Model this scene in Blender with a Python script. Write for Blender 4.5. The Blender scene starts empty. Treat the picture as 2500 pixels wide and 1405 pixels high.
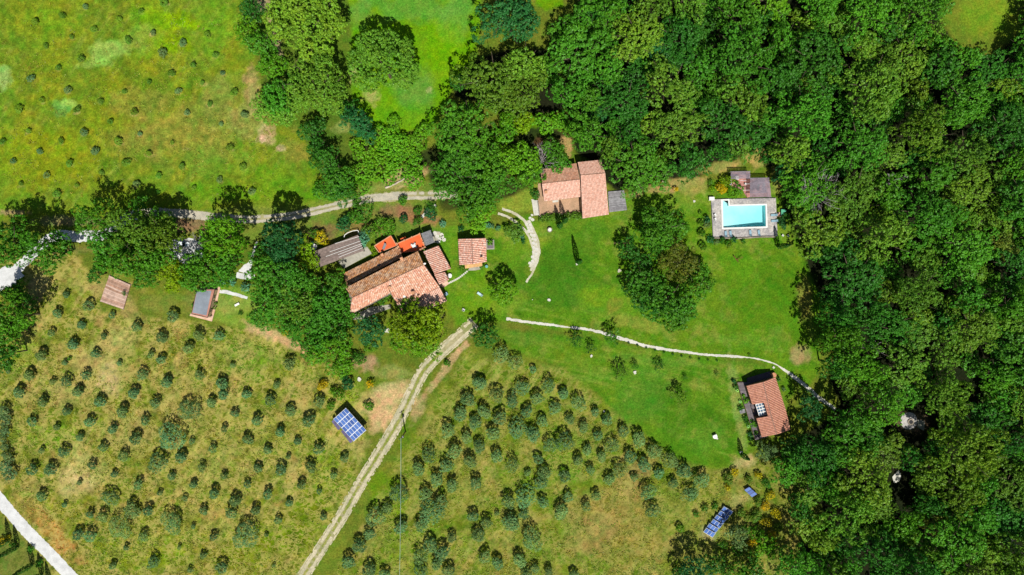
import bpy, math, random
import numpy as np
from mathutils import Vector

random.seed(7)
RNG = np.random.default_rng(11)
SC = bpy.context.scene
COL = SC.collection

# ---------------------------------------------------------------- camera, sky, sun, exposure
K = 0.125                       # metres per photo pixel at ground level
H = 208.333                     # camera height above the ground
cam_d = bpy.data.cameras.new('camera'); cam = bpy.data.objects.new('camera', cam_d); COL.objects.link(cam)
cam.location = (0, 0, H); cam.rotation_euler = (0, 0, 0)
cam_d.sensor_width = 36; cam_d.lens = 24.0; cam_d.clip_end = 5000; cam_d.clip_start = 1
SC.camera = cam

SUN_EL = math.radians(55)
SUN_AZ = math.atan2(0.20, -0.98)          # the sun stands below the lower edge of the picture
sdir = Vector((math.sin(SUN_AZ) * math.cos(SUN_EL), math.cos(SUN_AZ) * math.cos(SUN_EL), math.sin(SUN_EL)))
w = bpy.data.worlds.new('World'); SC.world = w; w.use_nodes = True
nt = w.node_tree
bg = nt.nodes['Background']; sky = nt.nodes.new('ShaderNodeTexSky')
sky.sky_type = 'NISHITA'; sky.sun_disc = False
sky.sun_elevation = SUN_EL; sky.sun_rotation = SUN_AZ
nt.links.new(sky.outputs[0], bg.inputs[0]); bg.inputs[1].default_value = 0.055
sl = bpy.data.lights.new('sun', 'SUN'); sl.energy = 5.0; sl.angle = math.radians(0.5); sl.color = (1, .95, .86)
so = bpy.data.objects.new('sun', sl); COL.objects.link(so); so.location = sdir * 150
so.rotation_euler = sdir.to_track_quat('Z', 'Y').to_euler()
SC.view_settings.view_transform = 'Standard'; SC.view_settings.look = 'None'
SC.view_settings.exposure = 0.22; SC.view_settings.gamma = 1.0
SC.view_settings.use_curve_mapping = False

# ---------------------------------------------------------------- helpers
def lin(c, k=1.0):
    out = []
    for v in c:
        v = v / 255.0
        out.append(k * (v / 12.92 if v <= .04045 else ((v + .055) / 1.055) ** 2.4))
    return tuple(out)

def W(px, py, z=0.0):
    """ground place (metres) of what the photograph shows at px,py if it stands z metres high"""
    f = (H - z) / H * K
    return Vector(((px - 1250) * f, (702.5 - py) * f, z))

def ZM(ox, oy, s, pts):
    return [(ox + x / s, oy + y / s) for x, y in pts]

def nodes(name):
    m = bpy.data.materials.new(name); m.use_nodes = True
    t = m.node_tree; b = t.nodes['Principled BSDF']
    b.inputs['Roughness'].default_value = .85
    b.inputs['Specular IOR Level'].default_value = .25
    return m, t, b

def nd(t, typ, **kw):
    n = t.nodes.new(typ)
    for k, v in kw.items():
        if k in n.inputs: n.inputs[k].default_value = v
        else: setattr(n, k, v)
    return n

def mixc(t, a, b, f, mode='MIX'):
    n = t.nodes.new('ShaderNodeMix'); n.data_type = 'RGBA'; n.blend_type = mode
    for i, v in ((6, a), (7, b), (0, f)):
        if hasattr(v, 'is_linked') or isinstance(v, bpy.types.NodeSocket): t.links.new(v, n.inputs[i])
        else: n.inputs[i].default_value = (v + (1,) if isinstance(v, tuple) and len(v) == 3 else v)
    return n.outputs[2]

def ramp(t, src, stops):
    r = t.nodes.new('ShaderNodeValToRGB'); e = r.color_ramp.elements
    while len(e) < len(stops): e.new(.5)
    for el, (p, c) in zip(e, stops): el.position = p; el.color = (c[0], c[1], c[2], 1)
    t.links.new(src, r.inputs[0]); return r.outputs[0]

def g(v): return (v, v, v)

def noisy(name, rgb, k=.8, var=.25, scale=2.0, rough=.85, bump=.3, dist=.05, spec=.25, metal=0., col2=None):
    """one worn, slightly mottled surface"""
    m, t, b = nodes(name)
    tc = nd(t, 'ShaderNodeTexCoord')
    n = nd(t, 'ShaderNodeTexNoise', Scale=scale, Detail=6., Roughness=.65); t.links.new(tc.outputs['Object'], n.inputs['Vector'])
    n2 = nd(t, 'ShaderNodeTexNoise', Scale=scale * .17, Detail=3.); t.links.new(tc.outputs['Object'], n2.inputs['Vector'])
    base = lin(rgb, k)
    c = mixc(t, base, lin(col2, k) if col2 else tuple(v * (1 - var * 1.5) for v in base), ramp(t, n2.outputs[0], [(.4, g(0)), (.65, g(1))]))
    c = mixc(t, c, ramp(t, n.outputs[0], [(.3, g(1 - var)), (.7, g(1 + var))]), 1.0, 'MULTIPLY')
    t.links.new(c, b.inputs['Base Color'])
    b.inputs['Roughness'].default_value = rough; b.inputs['Specular IOR Level'].default_value = spec; b.inputs['Metallic'].default_value = metal
    bp = nd(t, 'ShaderNodeBump', Strength=bump, Distance=dist); t.links.new(n.outputs[0], bp.inputs['Height'])
    t.links.new(bp.outputs[0], b.inputs['Normal'])
    return m

def boards(name, c1, c2, c3, pitch, gap=.12, k=.8):
    """uv.x counts boards (or tile columns), each with its own tone"""
    m, t, b = nodes(name)
    uv = nd(t, 'ShaderNodeUVMap'); s = nd(t, 'ShaderNodeSeparateXYZ'); t.links.new(uv.outputs[0], s.inputs[0])
    fx = nd(t, 'ShaderNodeMath', operation='FLOOR'); t.links.new(s.outputs[0], fx.inputs[0])
    wn = nd(t, 'ShaderNodeTexWhiteNoise', noise_dimensions='1D'); t.links.new(fx.outputs[0], wn.inputs['W'])
    c = ramp(t, wn.outputs[0], [(0, lin(c1, k)), (.5, lin(c2, k)), (1, lin(c3, k))])
    tc = nd(t, 'ShaderNodeTexCoord'); n = nd(t, 'ShaderNodeTexNoise', Scale=1.4, Detail=6.); t.links.new(tc.outputs['Object'], n.inputs['Vector'])
    c = mixc(t, c, ramp(t, n.outputs[0], [(.3, g(.7)), (.7, g(1.25))]), 1.0, 'MULTIPLY')
    fr = nd(t, 'ShaderNodeMath', operation='FRACT'); t.links.new(s.outputs[0], fr.inputs[0])
    c = mixc(t, c, ramp(t, fr.outputs[0], [(0, g(.35)), (gap, g(1))]), 1.0, 'MULTIPLY')
    t.links.new(c, b.inputs['Base Color'])
    return m

def tiles(name, cols, lichen, k=.8, pan=.55, lich=.5):
    """uv.x = tile column, uv.y = tile course; every tile has its own fired tone"""
    m, t, b = nodes(name)
    uv = nd(t, 'ShaderNodeUVMap')
    fl = nd(t, 'ShaderNodeVectorMath', operation='FLOOR'); t.links.new(uv.outputs[0], fl.inputs[0])
    wn = nd(t, 'ShaderNodeTexWhiteNoise', noise_dimensions='2D'); t.links.new(fl.outputs[0], wn.inputs['Vector'])
    n = len(cols)
    c = ramp(t, wn.outputs[0], [(i / (n - 1), lin(cc, k)) for i, cc in enumerate(cols)])
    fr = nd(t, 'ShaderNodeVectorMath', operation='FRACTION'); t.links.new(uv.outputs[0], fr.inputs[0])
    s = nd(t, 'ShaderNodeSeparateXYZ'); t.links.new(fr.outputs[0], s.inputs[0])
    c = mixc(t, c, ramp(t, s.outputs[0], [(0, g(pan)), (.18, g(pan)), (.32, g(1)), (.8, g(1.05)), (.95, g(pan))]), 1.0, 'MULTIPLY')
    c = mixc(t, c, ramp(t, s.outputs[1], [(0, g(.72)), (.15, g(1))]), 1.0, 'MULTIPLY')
    tc = nd(t, 'ShaderNodeTexCoord')
    nz = nd(t, 'ShaderNodeTexNoise', Scale=.55, Detail=8., Roughness=.7); t.links.new(tc.outputs['Object'], nz.inputs['Vector'])
    c = mixc(t, c, lin(lichen, k), ramp(t, nz.outputs[0], [(.48, g(0)), (.66, g(lich))]))
    nz2 = nd(t, 'ShaderNodeTexNoise', Scale=2.6, Detail=5.); t.links.new(tc.outputs['Object'], nz2.inputs['Vector'])
    c = mixc(t, c, ramp(t, nz2.outputs[0], [(.3, g(.72)), (.7, g(1.22))]), 1.0, 'MULTIPLY')
    t.links.new(c, b.inputs['Base Color']); b.inputs['Roughness'].default_value = .9
    return m

class MB:
    def __init__(s): s.v = []; s.f = []; s.uv = []; s.mi = []
    def face(s, pts, uv=None, mi=0):
        i = len(s.v); s.v += [tuple(p) for p in pts]; s.f.append(tuple(range(i, i + len(pts))))
        s.uv.append(uv or [(0, 0)] * len(pts)); s.mi.append(mi); return s
    def box(s, c, size, rz=0.0, mi=0, tilt=None):
        cx, cy, cz = c; a, b, h = size[0] / 2, size[1] / 2, size[2] / 2
        P = []
        for x, y, z in ((-a, -b, -h), (a, -b, -h), (a, b, -h), (-a, b, -h), (-a, -b, h), (a, -b, h), (a, b, h), (-a, b, h)):
            if tilt: y, z = y * math.cos(tilt) - z * math.sin(tilt), y * math.sin(tilt) + z * math.cos(tilt)
            P.append((cx + x * math.cos(rz) - y * math.sin(rz), cy + x * math.sin(rz) + y * math.cos(rz), cz + z))
        for q in ((3, 2, 1, 0), (4, 5, 6, 7), (0, 1, 5, 4), (1, 2, 6, 5), (2, 3, 7, 6), (3, 0, 4, 7)): s.face([P[i] for i in q], mi=mi)
        return s
    def prism(s, top, z0, mi=0):
        """top: list of 3-D points; straight walls down to z0"""
        A = sum(top[i][0] * top[(i + 1) % len(top)][1] - top[(i + 1) % len(top)][0] * top[i][1] for i in range(len(top)))
        if A < 0: top = top[::-1]
        n = len(top); bot = [Vector((p[0], p[1], z0)) for p in top]
        s.face(top, mi=mi); s.face(bot[::-1], mi=mi)
        for i in range(n): j = (i + 1) % n; s.face([bot[i], bot[j], top[j], top[i]], mi=mi)
        return s
    def boardsheet(s, p0, p1, q1, q0, pitch, z0):
        """planked slab: boards run p0->q0, counted along p0->p1"""
        n = max(1, round((p1 - p0).length / pitch))
        s.face([p0, p1, q1, q0], uv=[(0, 0), (n, 0), (n, 1), (0, 1)])
        P = [p0, p1, q1, q0]
        for i in range(4):
            a, b = P[i], P[(i + 1) % 4]
            s.face([Vector((a.x, a.y, z0)), Vector((b.x, b.y, z0)), b, a], uv=[(.5, 0)] * 4)
        return s
    def tube(s, a, b, r0, r1=None, n=6, mi=0):
        a = Vector(a); b = Vector(b); r1 = r0 if r1 is None else r1
        d = (b - a).normalized(); u = d.orthogonal().normalized(); v = d.cross(u)
        A = [a + (u * math.cos(6.2832 * i / n) + v * math.sin(6.2832 * i / n)) * r0 for i in range(n)]
        B = [b + (u * math.cos(6.2832 * i / n) + v * math.sin(6.2832 * i / n)) * r1 for i in range(n)]
        for i in range(n): j = (i + 1) % n; s.face([A[i], A[j], B[j], B[i]], mi=mi)
        s.face(A[::-1], mi=mi); s.face(B, mi=mi); return s
    def disc(s, c, r, z0, z1, n=20, jit=0., rx=1., mi=0):
        pts = []
        for i in range(n):
            rr = r * (1 + random.uniform(-jit, jit)); a = 6.2832 * i / n
            pts.append(Vector((c[0] + math.cos(a) * rr * rx, c[1] + math.sin(a) * rr, z1)))
        return s.prism(pts, z0, mi)
    def corr(s, p0, p1, q1, q0, pitch=.5, amp=.09, course=.42, thick=.16, start=0):
        """tiled slope: eave p0->p1, ridge q0->q1; barrel tiles run up the slope"""
        p0, p1, q1, q0 = [Vector(p) for p in (p0, p1, q1, q0)]
        n = max(2, round(max((p1 - p0).length, (q1 - q0).length) / pitch)); S = 6
        up = (p1 - p0).cross(q0 - p0).normalized()
        if up.z < 0: up = -up
        L = ((q0 - p0).length + (q1 - p1).length) / 2 / course
        rows = 6
        G = []
        for i in range(n * S + 1):
            u = i / (n * S); fr = (i % S) / S
            hgt = amp * max(0, math.sin(math.pi * min(1, max(0, (fr - .1) / .8)))) if True else 0
            a = p0.lerp(p1, u); b = q0.lerp(q1, u)
            G.append([a.lerp(b, r / rows) + up * hgt for r in range(rows + 1)])
        for i in range(n * S):
            u0 = i / S + start + (0.001 if i % S == 0 else 0); u1 = (i + 1) / S + start - (0.001 if (i + 1) % S == 0 else 0)
            for r in range(rows):
                v0, v1 = L * r / rows, L * (r + 1) / rows
                s.face([G[i][r], G[i + 1][r], G[i + 1][r + 1], G[i][r + 1]], uv=[(u0, v0), (u1, v0), (u1, v1), (u0, v1)])
        B = [p - up * thick for p in (p0, p1, q1, q0)]; T = [p0, p1, q1, q0]
        s.face(B[::-1], uv=[(.5, .5)] * 4)
        for i in range(4): j = (i + 1) % 4; s.face([B[i], B[j], T[j], T[i]], uv=[(.5, .5)] * 4)
        return s

def tag(o, label=None, cat=None, group=None, kind=None):
    if label: o['label'] = label
    if cat: o['category'] = cat
    if group: o['group'] = group
    if kind: o['kind'] = kind
    return o

def wloc(o):
    l = Vector((0, 0, 0))
    while o: l = l + Vector(o.location); o = o.parent
    return l

def part(name, mb, mat, parent=None, smooth=False, label=None):
    me = bpy.data.meshes.new(name)
    off = wloc(parent) if parent else Vector((0, 0, 0))
    me.from_pydata([(v[0] - off.x, v[1] - off.y, v[2] - off.z) for v in mb.v], [], mb.f)
    uvl = me.uv_layers.new(name='UVMap')
    uvl.data.foreach_set('uv', np.array([c for f in mb.uv for c in f], dtype=np.float32).ravel())
    for m in (mat if isinstance(mat, (list, tuple)) else [mat]): me.materials.append(m)
    me.polygons.foreach_set('material_index', mb.mi)
    if smooth: me.polygons.foreach_set('use_smooth', [True] * len(mb.f))
    o = bpy.data.objects.new(name, me); COL.objects.link(o)
    if parent: o.parent = parent
    if label: o['label'] = label
    return o

def single(name, mb, mat, loc, label, cat, group=None, kind=None, smooth=False):
    """one-mesh thing with its origin at loc"""
    o = part(name, mb, mat, None, smooth)
    d = Vector(loc); o.data.transform(__import__('mathutils').Matrix.Translation(-d)); o.location = d
    return tag(o, label, cat, group, kind)

def thing(name, label, cat, loc, group=None):
    o = bpy.data.objects.new(name, None); COL.objects.link(o); o.location = loc; o.empty_display_size = .5
    return tag(o, label, cat, group)

ORD = 'first second third fourth fifth sixth seventh eighth ninth tenth eleventh twelfth thirteenth fourteenth fifteenth sixteenth seventeenth eighteenth nineteenth'.split()
TENS = {2: 'twent', 3: 'thirt', 4: 'fort', 5: 'fift', 6: 'sixt'}
def ordn(n):
    if n <= 19: return ORD[n - 1]
    t, u = divmod(n, 10)
    return TENS[t] + 'ieth' if u == 0 else TENS[t] + 'y-' + ORD[u - 1]

# ---------------------------------------------------------------- ground sheet
def vnoise(x, y, scale, seed, oct=4):
    out = np.zeros_like(x); amp = 1.; tot = 0.
    for o in range(oct):
        r = np.random.default_rng(seed * 31 + o); T = r.random((256, 256))
        X = x / scale; Y = y / scale
        xi = np.floor(X).astype(int); yi = np.floor(Y).astype(int); fx = X - xi; fy = Y - yi
        fx = fx * fx * (3 - 2 * fx); fy = fy * fy * (3 - 2 * fy)
        a = T[yi % 256, xi % 256]; b = T[yi % 256, (xi + 1) % 256]; c = T[(yi + 1) % 256, xi % 256]; d = T[(yi + 1) % 256, (xi + 1) % 256]
        out += amp * ((a * (1 - fx) + b * fx) * (1 - fy) + (c * (1 - fx) + d * fx) * fy); tot += amp; amp *= .55; scale /= 2.1
    return out / tot

def sdf(x, y, poly):
    """distance in px, positive inside"""
    P = np.array(poly, float); n = len(P); d = np.full(x.shape, 1e9); ins = np.zeros(x.shape, bool)
    for i in range(n):
        a = P[i]; b = P[(i + 1) % n]; e = b - a
        t = np.clip(((x - a[0]) * e[0] + (y - a[1]) * e[1]) / max(1e-9, e @ e), 0, 1)
        d = np.minimum(d, np.hypot(x - a[0] - t * e[0], y - a[1] - t * e[1]))
        c = ((a[1] > y) != (b[1] > y)) & (x < (b[0] - a[0]) * (y - a[1]) / (b[1] - a[1] + 1e-12) + a[0])
        ins ^= c
    return np.where(ins, d, -d)

FOREST = [(1440, -60), (1400, 30), (1335, 75), (1345, 118), (1250, 118), (1150, 150), (1105, 190), (1110, 235), (1220, 275), (1290, 290),
          (1380, 270), (1390, 320), (1405, 375), (1445, 395), (1475, 440), (1510, 468), (1570, 458), (1640, 440), (1700, 436), (1740, 400),
          (1800, 388), (1850, 365), (1868, 400), (1895, 430), (1905, 490), (1925, 540), (1950, 590), (1968, 640), (1988, 700), (2038, 760),
          (2040, 850), (2025, 925), (2050, 985), (2030, 1020), (1960, 1055), (1895, 1110), (1885, 1180), (1925, 1230), (1930, 1270), (1900, 1300), (1905, 1350),
          (1880, 1370), (1870, 1460), (2570, 1460), (2570, -60), (2500, -60), (2495, 80), (2430, 135), (2340, 125), (2300, 50), (2280, -60)]

HOLES = []   # areas of the sheet that are cut out (the pool)
POOL = ZM(1700, 390, 6.3875, [(410, 640), (495, 640), (500, 725), (1080, 710), (1087, 1045), (420, 1065)])

TL = [(x / 2.927, y / 2.927) for x, y in [(250, 150), (445, 105), (610, 42), (1170, 18), (850, 132), (670, 205), (515, 258), (920, 285), (1095, 228), (330, 322), (580, 412), (415, 480), (1310, 305), (1160, 370), (1540, 388), (1380, 458), (1225, 520), (1590, 520), (1065, 580), (1445, 585), (890, 650), (1275, 645), (1675, 660), (485, 640), (720, 720), (300, 712), (140, 775), (550, 782), (960, 795), (1335, 802), (1500, 738), (1748, 815), (790, 865), (1580, 880), (205, 930), (600, 940), (1000, 950), (845, 1005), (440, 1005), (20, 1008), (1230, 1015), (680, 1075), (285, 1078), (1065, 1093), (1645, 1045), (95, 1145), (900, 1160), (500, 1163), (1735, 1188), (1300, 1182), (725, 1228), (335, 1248), (1135, 1250), (150, 1308), (975, 1308), (550, 1318), (1570, 1278), (1385, 1338), (1800, 1362), (405, 1382), (220, 560), (1010, 75), (1480, 240)]]

def make_ground():
    xs = np.concatenate([[-16000, -7000, -3000, -1200, -500], np.arange(-150, 2651, 3.), [3000, 3800, 6000, 10000, 18000]])
    ys = np.concatenate([[-16000, -7000, -3000, -1200, -500], np.arange(-150, 1560, 3.), [1900, 2700, 5000, 9000, 17000]])
    X, Y = np.meshgrid(xs, ys); ny, nx = X.shape
    C = np.zeros((ny, nx, 3)); straw = np.zeros((ny, nx))
    r0_ = vnoise(X, Y, 10, 77, 2) * 1.4
    wob = (vnoise(X, Y, 60, 1) - .5) * 40 + (vnoise(X, Y, 12, 2) - .5) * 14
    def L(c): return np.array(lin(c))
    C[:] = L((104, 120, 38))
    def area(poly, c, soft=10, wobk=1., st=None, amt=1.):
        m = np.clip((sdf(X, Y, poly) + wob * wobk) / soft + .5, 0, 1)[..., None] * amt
        C[:] = C * (1 - m) + L(c) * m
        if st is not None: straw[:] = straw * (1 - m[..., 0]) + st * m[..., 0]
    def blob(x, y, rx, ry, c, amt=.8, rot=0, rough=1.):
        dx = X - x; dy = Y - y; a = math.radians(rot); u = (dx * math.cos(a) + dy * math.sin(a)) / rx; v = (-dx * math.sin(a) + dy * math.cos(a)) / ry
        d = np.sqrt(u * u + v * v) + (vnoise(X, Y, max(6, min(rx, ry) * .8), int(x + y) % 97) - .5) * 1.3 * rough
        m = np.clip((1.15 - d) / .5, 0, 1)[..., None] * amt
        C[:] = C * (1 - m) + L(c) * m
    # fields
    area([(-400, -400), (590, -400), (625, 150), (650, 290), (740, 330), (800, 440), (850, 490), (600, 520), (300, 530), (-400, 545)], (114, 136, 30), 12, .6)
    area([(830, -300), (1165, -300), (1170, 60), (1160, 150), (1100, 230), (1060, 310), (950, 330), (860, 270), (830, 0)], (104, 158, 14), 10, .4)
    area([(-400, 620), (180, 620), (230, 680), (250, 760), (520, 790), (600, 800), (760, 870), (890, 950), (900, 1080), (850, 1200), (700, 1500), (-400, 1500)], (110, 126, 34), 14, .8, st=1.)
    area([(1180, 870), (1380, 900), (1500, 1000), (1650, 1130), (1850, 1170), (1900, 1500), (760, 1500), (1000, 1080), (1080, 950), (1140, 860)], (98, 122, 28), 14, .8, st=.6)
    area([(1100, 555), (1200, 555), (1310, 540), (1540, 480), (1740, 440), (1900, 430), (1960, 590), (2000, 720), (2000, 900), (1970, 950), (1850, 880), (1700, 868), (1500, 828), (1230, 785), (1150, 790), (1090, 770), (1080, 680)], (86, 132, 22), 8, .3, st=0)
    area([(1190, 800), (1500, 836), (1790, 880), (1930, 900), (1940, 960), (1840, 1100), (1790, 1150), (1650, 1120), (1500, 1000), (1380, 900), (1250, 860)], (78, 128, 22), 10, .5, st=0)
    area([(530, 700), (620, 700), (680, 830), (600, 805), (520, 785)], (118, 150, 50), 8, .3, st=.1)
    area([(840, 440), (1060, 440), (1075, 565), (980, 570), (760, 590), (600, 600), (340, 545), (300, 520), (600, 505), (750, 505)], (112, 132, 50), 8, .5)
    area([(1080, 555), (1210, 555), (1300, 520), (1320, 660), (1250, 760), (1110, 800), (1060, 560)], (96, 140, 28), 8, .3, st=0)
    area([(1220, 440), (1320, 430), (1320, 520), (1220, 510)], (130, 150, 50), 8, .4)
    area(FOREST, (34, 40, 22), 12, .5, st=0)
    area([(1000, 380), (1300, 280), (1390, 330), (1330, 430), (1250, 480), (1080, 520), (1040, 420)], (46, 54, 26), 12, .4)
    area([(610, -60), (850, -60), (860, 300), (900, 330), (860, 480), (800, 470), (740, 320), (650, 280)], (84, 112, 34), 12, .5)
    area([(1890, 1100), (2000, 1250), (1870, 1500), (1640, 1500), (1700, 1380), (1760, 1340), (1750, 1160)], (96, 112, 34), 12, .8, st=.5)
    area([(-400, 1240), (0, 1250), (90, 1360), (150, 1430), (150, 1600), (-400, 1600)], (96, 112, 44), 8, .3, st=.2)
    # broad tints inside them
    n1 = np.clip((vnoise(X, Y, 170, 5) - .42) / .2, 0, 1); n2 = np.clip((vnoise(X, Y, 70, 6) - .5) / .15, 0, 1)
    fld = np.clip(sdf(X, Y, [(-400, -400), (590, -400), (650, 290), (850, 490), (-400, 545)]) / 20, 0, 1)
    m = (fld * n1 * .35)[..., None]; C[:] = C * (1 - m) + L((104, 150, 40)) * m
    lw = np.clip(vnoise(X, Y, 48, 15, 4) * 3 - 1.1, 0, 1); gr = C[..., 1] > C[..., 0] * 1.35
    m = (gr * lw * .3)[..., None]; C[:] = C * (1 - m) + L((112, 144, 34)) * m
    lawn = np.clip(np.maximum(sdf(X, Y, [(1100, 555), (1310, 540), (1740, 440), (1900, 430), (2000, 720), (2000, 900), (1700, 868), (1230, 785), (1100, 770)]), sdf(X, Y, [(1190, 800), (1500, 836), (1930, 900), (1840, 1100), (1790, 1150), (1500, 1000), (1250, 860)])) / 16, 0, 1)
    for an, lo_, sd, col_, am in ((14, 5, 41, (124, 150, 52), .7), (38, 6, 42, (62, 112, 16), .7), (-30, 6, 43, (112, 146, 30), .35)):
        c2, s2 = math.cos(math.radians(an)), math.sin(math.radians(an)); U = X * c2 + Y * s2; V = -X * s2 + Y * c2
        mm = np.clip((vnoise(U / 9, V, lo_ * 1.6, sd, 3) - .5) / .16, 0, 1) * np.clip((vnoise(X, Y, 110, sd + 9, 3) - .42) / .14, 0, 1)
        m = (lawn * mm * am)[..., None]; C[:] = C * (1 - m) + L(col_) * m
    wn_ = np.clip((vnoise(X, Y, 26, 47, 4) - .58) / .1, 0, 1); m = (lawn * wn_ * .45)[..., None]; C[:] = C * (1 - m) + L((134, 146, 60)) * m
    gv = straw.copy(); ca, sa = math.cos(math.radians(-57)), math.sin(math.radians(-57))
    U = X * ca + Y * sa; V = -X * sa + Y * ca
    sk = np.clip((vnoise(U / 7, V, 9, 16, 3) - .52) / .12, 0, 1) * np.clip((vnoise(X, Y, 90, 17) - .38) / .2, 0, 1)
    m = (gv * sk * .5)[..., None]; C[:] = C * (1 - m) + L((190, 174, 102)) * m
    dk = np.clip((vnoise(X, Y, 26, 18, 4) - .52) / .12, 0, 1); m = (gv * dk * .45)[..., None]; C[:] = C * (1 - m) + L((90, 112, 24)) * m
    br = np.clip((vnoise(X, Y, 34, 19, 4) - .54) / .12, 0, 1); m = (gv * br * .5)[..., None]; C[:] = C * (1 - m) + L((160, 136, 78)) * m
    m = (fld * sk * .22)[..., None]; C[:] = C * (1 - m) + L((160, 166, 80)) * m
    m = (fld * dk * .35)[..., None]; C[:] = C * (1 - m) + L((88, 130, 30)) * m
    m = (fld * n2 * .4)[..., None]; C[:] = C * (1 - m) + L((146, 152, 24)) * m
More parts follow.
